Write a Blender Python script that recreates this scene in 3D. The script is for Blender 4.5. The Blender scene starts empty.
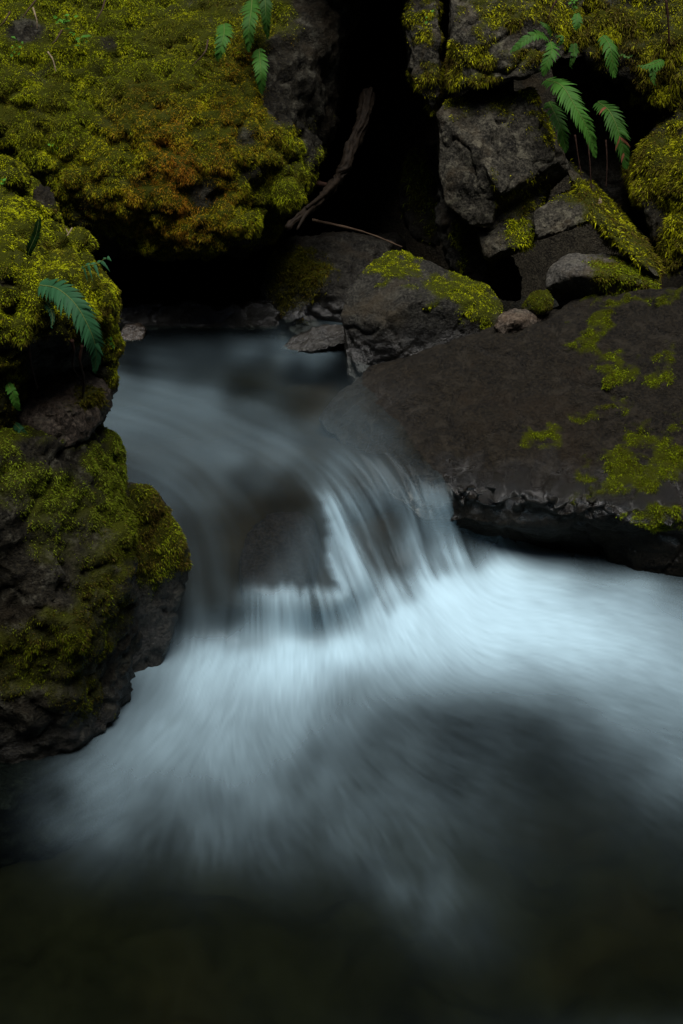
import bpy, bmesh, math, random
import numpy as np
from mathutils import Vector

SEED = 7
rng = np.random.default_rng(SEED)
random.seed(SEED)
scene = bpy.context.scene
COL = scene.collection

# ------------------------------------------------------------------ camera
CAM = np.array([0.0, 0.0, 1.9])
PITCH = math.radians(25.0)
TV = math.tan(math.radians(22.0))
FWD = np.array([0, math.cos(PITCH), -math.sin(PITCH)])
UP = np.array([0, math.sin(PITCH), math.cos(PITCH)])
RT = np.array([1.0, 0, 0])


def ray(px, py):
    px = np.asarray(px, float); py = np.asarray(py, float)
    dx = (px - 341.5) / 512 * TV
    dy = (512 - py) / 512 * TV
    return dx[..., None] * RT + FWD + dy[..., None] * UP


def P(px, py, Y, dz=0.0):
    """the world point seen at a place of the photograph, Y metres up the valley"""
    d = ray(px, py)
    t = np.asarray(Y, float) / d[..., 1]
    p = CAM + d * t[..., None]
    p[..., 2] += dz
    return p


def YZ(px, py, z):
    d = ray(px, py)
    return d[..., 1] * (z - CAM[2]) / d[..., 2]


def proj(p):
    q = p - CAM
    f = q @ FWD
    f = np.where(np.abs(f) < 1e-4, 1e-4, f)
    px = (q @ RT) / f / TV * 512 + 341.5
    py = 512 - (q @ UP) / f / TV * 512
    return px, py, f


# ------------------------------------------------------------------ noise
_perm = np.random.default_rng(3).permutation(256)
_perm = np.concatenate([_perm, _perm])
_g = np.random.default_rng(4).normal(size=(256, 3))
_g /= np.linalg.norm(_g, axis=1)[:, None]


def perlin(p):
    i = np.floor(p).astype(int)
    f = p - i
    u = f * f * f * (f * (f * 6 - 15) + 10)
    i &= 255
    out = 0
    for a in (0, 1):
        for b in (0, 1):
            for c in (0, 1):
                h = _perm[_perm[_perm[(i[:, 0] + a) & 255] + ((i[:, 1] + b) & 255)] + ((i[:, 2] + c) & 255)]
                g = _g[h]
                d = g[:, 0] * (f[:, 0] - a) + g[:, 1] * (f[:, 1] - b) + g[:, 2] * (f[:, 2] - c)
                w = (u[:, 0] if a else 1 - u[:, 0]) * (u[:, 1] if b else 1 - u[:, 1]) * (u[:, 2] if c else 1 - u[:, 2])
                out = out + w * d
    return out * 1.5


def fbm(p, scale, octs=4, seed=0.0, gain=0.5):
    p = np.asarray(p) * scale + seed * 17.31
    s, a = 0, 1.0
    for k in range(octs):
        s = s + a * perlin(p)
        p = p * 2.03 + 5.2
        a *= gain
    return s


def sstep(a, b, x):
    t = np.clip((x - a) / (b - a), 0, 1)
    return t * t * (3 - 2 * t)


# ------------------------------------------------------------------ materials
def new_mat(name):
    m = bpy.data.materials.new(name)
    m.use_nodes = True
    nt = m.node_tree
    for n in list(nt.nodes):
        nt.nodes.remove(n)
    return m, nt


class NB:
    def __init__(s, nt): s.nt = nt
    def n(s, t, **kw):
        nd = s.nt.nodes.new(t)
        for k, v in kw.items():
            if k.startswith('i_'):
                nd.inputs[k[2:].replace('_', ' ')].default_value = v
            else:
                setattr(nd, k, v)
        return nd
    def l(s, a, b): s.nt.links.new(a, b)
    def noise(s, vec, scale, detail=6, rough=0.6, dist=0.0):
        nd = s.n('ShaderNodeTexNoise')
        nd.inputs['Scale'].default_value = scale
        nd.inputs['Detail'].default_value = detail
        nd.inputs['Roughness'].default_value = rough
        nd.inputs['Distortion'].default_value = dist
        s.l(vec, nd.inputs['Vector'])
        return nd.outputs['Fac']
    def ramp(s, fac, stops):
        nd = s.n('ShaderNodeValToRGB')
        cr = nd.color_ramp
        while len(cr.elements) < len(stops): cr.elements.new(0.5)
        for e, (pos, c) in zip(cr.elements, stops):
            e.position = pos
            e.color = (c[0], c[1], c[2], 1) if not isinstance(c, (int, float)) else (c, c, c, 1)
        s.l(fac, nd.inputs['Fac'])
        return nd.outputs['Color']
    def mix(s, fac, a, b, kind='MIX'):
        nd = s.n('ShaderNodeMix', data_type='RGBA', blend_type=kind)
        for sock, v in ((nd.inputs['Factor'], fac), (nd.inputs['A'], a), (nd.inputs['B'], b)):
            pass
        ins = [i for i in nd.inputs if i.enabled]
        for sock, v in zip(ins, (fac, a, b)):
            if hasattr(v, 'links'): s.l(v, sock)
            elif isinstance(v, (int, float)): sock.default_value = v
            else: sock.default_value = (v[0], v[1], v[2], 1)
        return [o for o in nd.outputs if o.enabled][0]
    def math(s, op, a, b=None, clamp=False):
        nd = s.n('ShaderNodeMath', operation=op, use_clamp=clamp)
        for k, v in enumerate((a, b)):
            if v is None: continue
            if hasattr(v, 'links'): s.l(v, nd.inputs[k])
            else: nd.inputs[k].default_value = v
        return nd.outputs[0]
    def attr(s, name, out='Fac'):
        nd = s.n('ShaderNodeAttribute', attribute_name=name)
        return nd.outputs[out]


def rock_mat(name, dark, light, lichen=(0.11, 0.105, 0.08), lich_amt=0.35, rough=0.75, moss=(0.030, 0.034, 0.003), seed=0.0, bump=0.65):
    m, nt = new_mat(name)
    b = NB(nt)
    tc = b.n('ShaderNodeTexCoord')
    mp = b.n('ShaderNodeMapping'); mp.inputs['Location'].default_value = (seed * 3.1, seed * 1.7, seed)
    b.l(tc.outputs['Object'], mp.inputs['Vector'])
    v = mp.outputs['Vector']
    n1 = b.noise(v, 6, 8, 0.65, 0.3)
    n2 = b.noise(v, 28, 8, 0.7)
    n3 = b.noise(v, 110, 5, 0.7)
    n4 = b.noise(v, 14, 8, 0.75, 0.8)
    c = b.ramp(b.math('ADD', b.math('MULTIPLY', n1, 0.5), b.math('MULTIPLY', n4, 0.5)), [(0.38, [x * 0.6 for x in dark]), (0.62, light)])
    c = b.mix(b.ramp(n3, [(0.48, 0.0), (0.66, 0.8)]), c, [x * 2.0 for x in light])
    c = b.mix(b.ramp(n3, [(0.36, 0.9), (0.46, 0.0)]), c, [x * 0.3 for x in dark])
    lf = b.math('MULTIPLY', b.ramp(b.math('ADD', b.math('MULTIPLY', n2, 0.6), b.math('MULTIPLY', n4, 0.4)), [(0.52, 0.0), (0.58, 1.0)]), lich_amt)
    c = b.mix(lf, c, lichen)
    rust = b.ramp(b.noise(v, 3.3, 5, 0.7, 0.6), [(0.52, 0.0), (0.66, 0.5)])
    c = b.mix(rust, c, (light[0] * 1.25, light[1] * 0.95, light[2] * 0.6))
    wet = b.attr('wet')
    c = b.mix(b.math('MULTIPLY', wet, 0.6), c, [x * 0.35 for x in dark])
    ms = b.attr('moss')
    c = b.mix(ms, c, moss)
    p = b.n('ShaderNodeBsdfPrincipled')
    b.l(c, p.inputs['Base Color'])
    r = b.math('SUBTRACT', rough, b.math('MULTIPLY', wet, 0.56))
    r = b.math('ADD', r, b.math('MULTIPLY', b.math('SUBTRACT', n2, 0.5), 0.5), clamp=True)
    b.l(r, p.inputs['Roughness'])
    b.l(b.math('MULTIPLY', b.math('ADD', 0.10, b.math('MULTIPLY', wet, 0.9)), b.math('SUBTRACT', 1.0, b.math('MULTIPLY', ms, 0.9))), p.inputs['Specular IOR Level'])
    h = b.math('ADD', b.math('ADD', b.math('MULTIPLY', n2, 1.0), b.math('MULTIPLY', n3, 0.45)), b.math('MULTIPLY', n1, 1.2))
    vo = b.n('ShaderNodeTexVoronoi', feature='DISTANCE_TO_EDGE'); vo.inputs['Scale'].default_value = 9
    dst = b.n('ShaderNodeMix', data_type='VECTOR')
    b.l(v, vo.inputs['Vector'])
    bp = b.n('ShaderNodeBump'); bp.inputs['Strength'].default_value = bump; bp.inputs['Distance'].default_value = 0.05
    b.l(h, bp.inputs['Height'])
    b.l(bp.outputs['Normal'], p.inputs['Normal'])
    o = b.n('ShaderNodeOutputMaterial')
    b.l(p.outputs[0], o.inputs['Surface'])
    return m


def blade_mat(name, trans=0.35, rough=0.6):
    m, nt = new_mat(name)
    b = NB(nt)
    c = b.attr('col', 'Color')
    p = b.n('ShaderNodeBsdfPrincipled')
    b.l(c, p.inputs['Base Color'])
    p.inputs['Roughness'].default_value = rough
    p.inputs['Specular IOR Level'].default_value = 0.07
    t = b.n('ShaderNodeBsdfTranslucent'); b.l(c, t.inputs['Color'])
    mx = b.n('ShaderNodeMixShader'); mx.inputs[0].default_value = trans
    b.l(p.outputs[0], mx.inputs[1]); b.l(t.outputs[0], mx.inputs[2])
    o = b.n('ShaderNodeOutputMaterial'); b.l(mx.outputs[0], o.inputs['Surface'])
    return m


def plain_mat(name, c1, c2, scale=40, rough=0.7, stretch=None, bump=0.4):
    m, nt = new_mat(name)
    b = NB(nt)
    tc = b.n('ShaderNodeTexCoord')
    n = b.noise(tc.outputs['Object'], scale, 6, 0.7)
    c = b.ramp(n, [(0.3, c1), (0.7, c2)])
    p = b.n('ShaderNodeBsdfPrincipled')
    b.l(c, p.inputs['Base Color']); p.inputs['Roughness'].default_value = rough
    p.inputs['Specular IOR Level'].default_value = 0.08
    bp = b.n('ShaderNodeBump'); bp.inputs['Strength'].default_value = bump; bp.inputs['Distance'].default_value = 0.01
    b.l(n, bp.inputs['Height']); b.l(bp.outputs['Normal'], p.inputs['Normal'])
    o = b.n('ShaderNodeOutputMaterial'); b.l(p.outputs[0], o.inputs['Surface'])
    return m


M = {}
M['cliff'] = rock_mat('grey_cliff_rock', (0.009, 0.0085, 0.0065), (0.036, 0.0325, 0.024), lichen=(0.10, 0.092, 0.066), lich_amt=0.75, seed=1)
M['dark'] = rock_mat('dark_damp_rock', (0.008, 0.008, 0.007), (0.025, 0.0235, 0.019), lich_amt=0.15, rough=0.65, seed=2)
M['mossrock'] = rock_mat('mossy_rock', (0.0045, 0.004, 0.0026), (0.013, 0.0112, 0.007), lich_amt=0.3, seed=3)
M['slab'] = rock_mat('brown_slab_rock', (0.0035, 0.0027, 0.0014), (0.0095, 0.0072, 0.0040), lichen=(0.022, 0.018, 0.012), lich_amt=0.5, rough=0.68, seed=4)
M['stone'] = rock_mat('smooth_stone', (0.02, 0.019, 0.017), (0.042, 0.039, 0.033), lich_amt=0.2, rough=0.6, seed=5, bump=0.35)
M['brown'] = rock_mat('brown_stone', (0.022, 0.017, 0.013), (0.060, 0.047, 0.036), lich_amt=0.2, rough=0.6, seed=6, bump=0.4)
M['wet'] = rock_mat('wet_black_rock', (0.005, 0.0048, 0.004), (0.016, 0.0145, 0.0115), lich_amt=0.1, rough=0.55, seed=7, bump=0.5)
M['lip'] = rock_mat('smooth_drowned_rock', (0.0035, 0.0028, 0.0026), (0.011, 0.0088, 0.008), lich_amt=0.0, rough=0.8, seed=11, bump=0.15)
M['moss'] = blade_mat('moss_strands')
M['fern'] = blade_mat('fern_leaf', trans=0.25, rough=0.55)
M['wood'] = plain_mat('weathered_root_wood', (0.003, 0.002, 0.0012), (0.015, 0.0100, 0.006), 60)
M['twig'] = plain_mat('pale_twig', (0.10, 0.075, 0.045), (0.22, 0.17, 0.11), 80)
M['twigdark'] = plain_mat('brown_twig', (0.025, 0.015, 0.010), (0.055, 0.036, 0.022), 80)
M['root'] = plain_mat('hanging_root_bark', (0.010, 0.006, 0.004), (0.035, 0.016, 0.010), 80)


# ------------------------------------------------------------------ mesh helpers
def mesh_from(name, V, F, mat, smooth=True):
    """V (n,3), F (m,k) of one face size"""
    V = np.asarray(V, np.float32); F = np.asarray(F, np.int32)
    me = bpy.data.meshes.new(name)
    me.vertices.add(len(V)); me.vertices.foreach_set('co', V.ravel())
    k = F.shape[1]
    me.loops.add(F.size); me.loops.foreach_set('vertex_index', F.ravel())
    me.polygons.add(len(F))
    me.polygons.foreach_set('loop_start', np.arange(0, F.size, k, dtype=np.int32))
    me.polygons.foreach_set('use_smooth', np.full(len(F), smooth))
    me.update(calc_edges=True)
    me.validate()
    if mat: me.materials.append(mat)
    return me


def link(name, me, loc=(0, 0, 0), parent=None):
    o = bpy.data.objects.new(name, me)
    COL.objects.link(o)
    o.location = loc
    if parent is not None:
        o.parent = parent
    return o


def tag(o, label=None, cat=None, group=None, kind=None):
    if label: o['label'] = label
    if cat: o['category'] = cat
    if group: o['group'] = group
    if kind: o['kind'] = kind
    return o


def set_attr(me, name, data):
    a = me.attributes.new(name, 'FLOAT', 'POINT')
    a.data.foreach_set('value', np.asarray(data, np.float32))


def set_col(me, data):
    a = me.attributes.new('col', 'FLOAT_COLOR', 'POINT')
    d = np.ones((len(data), 4), np.float32); d[:, :3] = data
    a.data.foreach_set('color', d.ravel())


def hull_bm(pts):
    bm = bmesh.new()
    vs = [bm.verts.new(p) for p in pts]
    r = bmesh.ops.convex_hull(bm, input=vs)
    dead = [e for e in set(r['geom_interior'] + r['geom_unused']) if isinstance(e, bmesh.types.BMVert)]
    bmesh.ops.delete(bm, geom=[v for v in dead if v.is_valid], context='VERTS')
    return bm


def remesh(hulls, voxel):
    me = bpy.data.meshes.new('tmp')
    bm = bmesh.new()
    for pts in hulls:
        h = hull_bm(pts)
        t = bpy.data.meshes.new('t'); h.to_mesh(t); h.free()
        bm.from_mesh(t); bpy.data.meshes.remove(t)
    bmesh.ops.recalc_face_normals(bm, faces=bm.faces)
    bm.to_mesh(me); bm.free()
    o = bpy.data.objects.new('tmp', me); COL.objects.link(o)
    md = o.modifiers.new('r', 'REMESH'); md.mode = 'VOXEL'; md.voxel_size = voxel
    dg = bpy.context.evaluated_depsgraph_get()
    e = o.evaluated_get(dg)
    m2 = e.to_mesh()
    V = np.empty(len(m2.vertices) * 3, np.float32); m2.vertices.foreach_get('co', V); V = V.reshape(-1, 3).astype(float)
    n = len(m2.loops)
    L = np.empty(n, np.int32); m2.loops.foreach_get('vertex_index', L)
    F = L.reshape(-1, 4)
    e.to_mesh_clear()
    bpy.data.objects.remove(o); bpy.data.meshes.remove(me)
    return V, F


def laplace(V, F, it, lam=0.5):
    n = len(V)
    E = np.concatenate([F[:, [0, 1]], F[:, [1, 2]], F[:, [2, 3]], F[:, [3, 0]]])
    cnt = np.bincount(E[:, 0], minlength=n).astype(float)
    for _ in range(it):
        S = np.stack([np.bincount(E[:, 0], weights=V[E[:, 1], k], minlength=n) for k in range(3)], 1)
        V = V + lam * (S / np.maximum(cnt, 1)[:, None] - V)
    return V


def normals(V, F):
    fn = np.cross(V[F[:, 2]] - V[F[:, 0]], V[F[:, 3]] - V[F[:, 1]]) if F.shape[1] == 4 else np.cross(V[F[:, 1]] - V[F[:, 0]], V[F[:, 2]] - V[F[:, 0]])
    N = np.zeros_like(V)
    for k in range(F.shape[1]):
        for c in range(3):
            N[:, c] += np.bincount(F[:, k], weights=fn[:, c], minlength=len(V))
    return N / np.maximum(np.linalg.norm(N, axis=1), 1e-12)[:, None]


def ell(px, py, Y, rx, ry, rz, n=40):
    """points of an ellipsoid lump, to be hulled"""
    c = P(px, py, Y)
    i = np.arange(n) + 0.5
    ph = np.arccos(1 - 2 * i / n); th = math.pi * (1 + 5 ** 0.5) * i
    d = np.stack([np.cos(th) * np.sin(ph), np.sin(th) * np.sin(ph), np.cos(ph)], 1)
    return c + d * np.array([rx, ry, rz])


YEL = np.array([0.420, 0.425, 0.006]); GRN = np.array([0.190, 0.240, 0.006]); OLV = np.array([0.095, 0.090, 0.005])
ORG = np.array([0.300, 0.115, 0.010]); BRN = np.array([0.075, 0.052, 0.010]); BRT = np.array([0.15, 0.20, 0.012])


def spots_mask(px, py, spots, soft=0.5):
    m = np.zeros_like(px)
    for (x, y, rx, ry, s) in spots:
        d = np.sqrt(((px - x) / rx) ** 2 + ((py - y) / ry) ** 2)
        m = np.maximum(m, s * sstep(1 + soft, 1 - soft, d))
    return m


def grow_moss(root, loc, V, N, F, mask, n, length, width, droop=0.3, spread=0.7, palette=None, hue=None, frame=(-60, 745, -60, 800)):
    """a mat of small moss strands over the mossy part of a rock: one part"""
    FV = V[F]
    c = FV.mean(1)
    fn = np.cross(FV[:, 2] - FV[:, 0], FV[:, 3] - FV[:, 1])
    ar = np.linalg.norm(fn, axis=1) * 0.5
    fn = fn / np.maximum(ar * 2, 1e-12)[:, None]
    view = CAM - c; view /= np.linalg.norm(view, axis=1)[:, None]
    px, py, dep = proj(c)
    ok = ((fn * view).sum(1) > -0.45) & (px > frame[0]) & (px < frame[1]) & (py > frame[2]) & (py < frame[3]) & (c[:, 2] > -0.02)
    fm = mask[F].mean(1)
    w = ar * np.clip(fm - 0.12, 0, 1) * ok
    if w.sum() <= 0: return None
    idx = rng.choice(len(F), size=n, p=w / w.sum())
    u = rng.random((n, 2))
    a, b_ = u[:, :1], u[:, 1:]
    q = FV[idx]
    p = q[:, 0] * (1 - a) * (1 - b_) + q[:, 1] * a * (1 - b_) + q[:, 2] * a * b_ + q[:, 3] * (1 - a) * b_
    nn = N[F[idx, 0]]
    clump = fbm(p, 22, 3, 1.3)
    clump2 = fbm(p, 60, 2, 4.1)
    # neighbouring strands of one tuft lean the same way
    lean = np.stack([fbm(p, 30, 2, s) for s in (7.1, 8.2, 9.3)], 1) * 0.5
    d = nn + lean + rng.normal(size=(n, 3)) * spread * 1.05
    d[:, 2] -= droop * (0.5 + rng.random(n))
    d /= np.linalg.norm(d, axis=1)[:, None]
    L = length * (0.55 + 0.9 * rng.random(n) ** 1.5) * np.clip(1 + 0.7 * clump + 0.45 * clump2, 0.65, 1.9) * np.clip(0.5 + fm[idx], 0.5, 1.2)
    W = width * (0.6 + 0.8 * rng.random(n))
    s = np.cross(d, rng.normal(size=(n, 3))); s /= np.linalg.norm(s, axis=1)[:, None]
    bend = np.zeros((n, 3)); bend[:, 2] = -L * (0.15 + droop * 0.5)
    p0 = p - nn * 0.003
    mid = p0 + d * (0.5 * L)[:, None]
    tip = p0 + d * L[:, None] + bend
    VV = np.stack([p0, mid + s * W[:, None], tip, mid - s * W[:, None]], 1).reshape(-1, 3)
    FF = np.arange(n * 4).reshape(-1, 4)
    h = hue(p, nn) if hue else None
    t = np.clip(0.5 + 0.6 * fbm(p, 9, 3, 2.2) + 0.45 * clump2 + 0.25 * rng.normal(size=n), 0, 1)
    pal = palette or (OLV, GRN, YEL)
    col = np.where((t < 0.5)[:, None], pal[0] + (pal[1] - pal[0]) * (t * 2)[:, None], pal[1] + (pal[2] - pal[1]) * (t * 2 - 1)[:, None])
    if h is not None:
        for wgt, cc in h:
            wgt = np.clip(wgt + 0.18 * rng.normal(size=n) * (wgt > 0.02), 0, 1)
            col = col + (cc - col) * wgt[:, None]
    dead = rng.random(n) < 0.05
    col[dead] = BRN * 1.3
    col = col * (0.65 + 0.7 * rng.random(n))[:, None]
    me = mesh_from('moss', VV - loc, FF, M['moss'], smooth=False)
    set_col(me, np.repeat(col, 4, 0))
    o = link('moss', me, (0, 0, 0), root)
    return o


ROCKS = {}


def rock(name, label, hulls, mat, voxel=0.012, amp=0.02, scale=5, smooth=3, crack=0.008, seed=0.0, cat='boulder', group=None,
         moss=None, moss_up=0.0, spots=(), bare=(), wet=None, n=0, length=0.010, width=0.0014, droop=0.3, palette=None, hue=None, lump=0.0, fine=0.45, moss_noise=0.5, kind=None, patchy=False):
    V, F = remesh(hulls, voxel)
    V = laplace(V, F, smooth)
    N = normals(V, F)
    d = amp * fbm(V, scale, 3, seed) + amp * fine * fbm(V, scale * 5, 3, seed + 3)
    r = fbm(V + 0.05 * np.stack([fbm(V, 6, 2, seed + k) for k in (11, 12, 13)], 1), scale * 0.7, 2, seed + 5)
    d = d + amp * 0.2 * (1 - 2 * np.abs(fbm(V, scale * 2.5, 4, seed + 4))) - 0.1 * amp
    d = d - crack * 1.5 * sstep(0.07, 0.0, np.abs(r))
    r2 = np.abs(fbm(V, scale * 2.2, 2, seed + 8))
    d = d - crack * 0.5 * sstep(0.07, 0.0, r2)
    V = V + N * d[:, None]
    N = normals(V, F)
    px, py, dep = proj(V)
    nz = fbm(V, 9, 4, seed + 20)
    mk = np.zeros(len(V))
    if moss_up:
        mk = np.maximum(mk, sstep(0.15, 0.75, N[:, 2] * moss_up + moss_noise * nz))
    if spots:
        wob = 14 * fbm(V, 12, 3, seed + 31), 14 * fbm(V, 12, 3, seed + 32)
        sm = spots_mask(px + wob[0], py + wob[1], spots)
        mk = np.maximum(mk, np.clip((sm + 0.8 * nz + 0.35 * fbm(V, 40, 2, seed + 9) - 0.36) * 1.5, 0, 1) * (sm > 0.02)) if patchy else np.maximum(mk, np.clip(sm * (1.0 + 0.55 * nz) * sstep(-0.7, -0.1, N[:, 2] + 0.4 * nz + 0.3), 0, 1))
    for (x, y, rx, ry, s) in bare:
        dd = np.sqrt(((px - x) / rx) ** 2 + ((py - y) / ry) ** 2)
        mk = mk * (1 - s * sstep(1.3, 0.7, dd + 0.35 * nz))
    if lump:
        V = V + N * (lump * mk * (0.5 + fbm(V, 14, 3, seed + 40) + 0.5 * fbm(V, 38, 2, seed + 41)))[:, None]
        N = normals(V, F)
    loc = np.array([V[:, 0].mean(), V[:, 1].mean(), V[:, 2].min()])
    me = mesh_from(name, V - loc, F, mat)
    set_attr(me, 'moss', 0.9 * sstep(0.15, 0.85, mk))
    wa = np.zeros(len(V)) if wet is None else np.clip(wet(px, py, V, N), 0, 1)
    set_attr(me, 'wet', wa)
    o = link(name, me, loc)
    tag(o, label, cat, group, kind)
    if n:
        grow_moss(o, loc, V, N, F, mk, n, length, width, droop, 0.7, palette, hue)
    ROCKS[label] = o
    return o


def pz(*a):
    return np.array([P(x, y, YZ(x, y, z)) for x, y, z in a])


def pts(*a):
    return np.array([P(*q) for q in a])


# ------------------------------------------------------------------ rocks
def wet_low(z0, z1):
    return lambda px, py, V, N: sstep(z1, z0, V[:, 2] + 0.03 * fbm(V, 8, 2, 5))


# ---- the shape of the running water, which the rocks beside it follow
ctl = []      # (px, py, Y)


def cz(px, py, z): ctl.append((px, py, float(YZ(px, py, z))))


def cy(px, py, Y): ctl.append((px, py, Y))


for a in [(-700, 300, .46), (60, 300, .46), (200, 300, .46), (340, 300, .46), (120, 335, .455), (220, 345, .45), (310, 350, .445), (360, 385, .41), (-300, 400, .43), (60, 400, .43), (130, 400, .43), (200, 400, .42), (280, 405, .405), (340, 420, .375), (390, 440, .34)]:
    cz(*a)
for a in [(60, 460, 3.75), (150, 460, 3.74), (200, 460, 3.72), (270, 460, 3.74), (330, 462, 3.78), (60, 530, 3.5), (160, 520, 3.52), (220, 520, 3.5), (270, 515, 3.5), (315, 505, 3.57),
          (180, 580, 3.32), (230, 580, 3.27), (270, 575, 3.27), (300, 545, 3.41), (256, 590, 3.21), (305, 590, 3.21), (350, 592, 3.26), (60, 600, 3.25),
          (370, 475, 3.78), (410, 478, 3.78), (450, 492, 3.74), (475, 500, 3.76), (345, 530, 3.60), (350, 560, 3.50), (390, 530, 3.67), (430, 530, 3.70), (465, 545, 3.74), (470, 520, 3.78), (375, 600, 3.42)]:
    cy(*a)
for a in [(60, 655, 0), (170, 650, 0), (240, 645, 0), (310, 642, 0), (360, 636, 0), (395, 612, 0.0), (420, 588, 0.01), (450, 572, 0.01), (480, 563, 0), (520, 560, 0), (600, 560, -.02), (560, 530, -.03), (700, 560, -.03), (1000, 560, -.03), (700, 480, -.03), (600, 450, 0), (1400, 480, -.03), (500, 440, .12), (700, 350, .1), (1400, 350, 0),
          (450, 620, 0.012), (560, 610, .006), (700, 620, 0), (300, 690, .008), (200, 700, .008), (500, 700, 0), (120, 760, 0), (-300, 650, 0), (-800, 700, 0), (1400, 700, 0), (300, 800, 0), (600, 800, 0), (0, 900, 0), (341, 950, 0), (700, 950, 0), (341, 1100, 0), (-600, 1000, 0), (1300, 1000, 0), (-800, 1300, 0), (341, 1300, 0), (1500, 1300, 0), (-800, 500, .2)]:
    cz(*a)
ctl = np.array(ctl)


def tps_fit(xy, v, reg=1e-5):
    n = len(xy)
    r = np.linalg.norm(xy[:, None] - xy[None], axis=2)
    K = np.where(r > 0, r * r * np.log(np.maximum(r, 1e-9)), 0) + reg * np.eye(n)
    Q = np.c_[np.ones(n), xy]
    A = np.block([[K, Q], [Q.T, np.zeros((3, 3))]])
    return np.linalg.solve(A, np.r_[v, 0, 0, 0])


def tps_eval(xy, w, q):
    out = np.empty(len(q))
    for s in range(0, len(q), 40000):
        c = q[s:s + 40000]
        r2 = ((c[:, None] - xy[None]) ** 2).sum(2)
        out[s:s + 40000] = (0.5 * r2 * np.log(np.maximum(r2, 1e-12))) @ w[:-3] + w[-3] + c @ w[-2:]
    return out


XY = ctl[:, :2] / 500
WT = tps_fit(XY, 1 / ctl[:, 2])

# points a given depth below the running water
def under(d, *a):
    q = np.array(a, float)
    Y = 1 / tps_eval(XY, WT, q / 500)
    p = P(q[:, 0], q[:, 1], Y)
    p[:, 2] -= d
    return p



# left foreground, lower
rock('mossy_boulder', 'large dark moss streaked boulder at the lower left rising straight from the pool',
     [pts((-90, 470, 2.5), (-90, 780, 2.55), (25, 790, 2.6), (72, 772, 2.66), (118, 712, 2.92), (130, 640, 2.84), (136, 590, 2.80), (130, 545, 2.80), (70, 640, 2.56), (60, 700, 2.60),
          (122, 490, 2.9), (105, 430, 3.0), (55, 440, 2.74), (-10, 455, 2.62), (-90, 430, 3.3), (100, 428, 3.35), (120, 650, 3.3), (-90, 700, 3.3),
          (60, 775, 2.72, -0.35), (116, 705, 3.0, -0.4), (-90, 785, 2.6, -0.3)),
      pts((80, 420, 2.95), (115, 440, 2.98), (128, 480, 2.96), (137, 530, 2.94), (140, 560, 2.96), (95, 560, 2.9), (80, 470, 2.9), (110, 430, 3.3), (130, 560, 3.3))],
     M['mossrock'], 0.011, 0.028, 5, 5, 0.010, 1.0, moss_up=0.45, lump=0.018,
     spots=[(115, 470, 22, 50, 1), (128, 520, 14, 35, 1), (55, 495, 36, 34, .6), (60, 640, 50, 40, .6), (20, 660, 45, 40, .6), (75, 690, 36, 30, .5), (20, 476, 40, 24, .65), (70, 545, 50, 50, .5), (92, 600, 36, 40, .55), (105, 540, 22, 50, .7)],
     bare=[(15, 585, 32, 35, .85), (60, 755, 80, 26, .9), (120, 690, 20, 40, .7), (60, 590, 22, 22, .6)],
     wet=lambda px, py, V, N: 0.3 * sstep(0.22, 0.0, V[:, 2] + 0.03 * fbm(V, 8, 2, 5)), n=230000, length=0.0058, width=0.0009, palette=(BRN * .5, OLV * .5, GRN * .55),
     hue=lambda p, nn: [(0.75 * sstep(0.05, 0.2, p[:, 0] + 1.02 - 0.0 * p[:, 2]) * sstep(0.45, 0.7, p[:, 2]), BRT)])
rock('wet_boulder', 'dark blunt boulder jutting right beside the water behind the lower left moss boulder',
     [pts((118, 485, 3.05), (142, 488, 3.04), (162, 502, 3.08), (184, 545, 3.1), (193, 566, 3.12), (188, 582, 3.12), (166, 618, 3.1), (138, 648, 3.04), (120, 650, 3.0),
          (118, 485, 3.4), (150, 492, 3.4), (182, 548, 3.3), (172, 572, 3.34), (130, 648, 3.04, -0.3), (132, 620, 3.3, -0.1))],
     M['dark'], 0.011, 0.016, 6, 4, 0.006, 2.0, spots=[(140, 505, 16, 25, 1), (165, 540, 22, 30, .95), (150, 560, 22, 35, .75), (175, 565, 14, 16, .6)], lump=0.012,
     wet=lambda px, py, V, N: 0.35 * sstep(0.3, 0.05, V[:, 2]), n=26000, length=0.007, width=0.0012, palette=(BRN, OLV, GRN))
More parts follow.
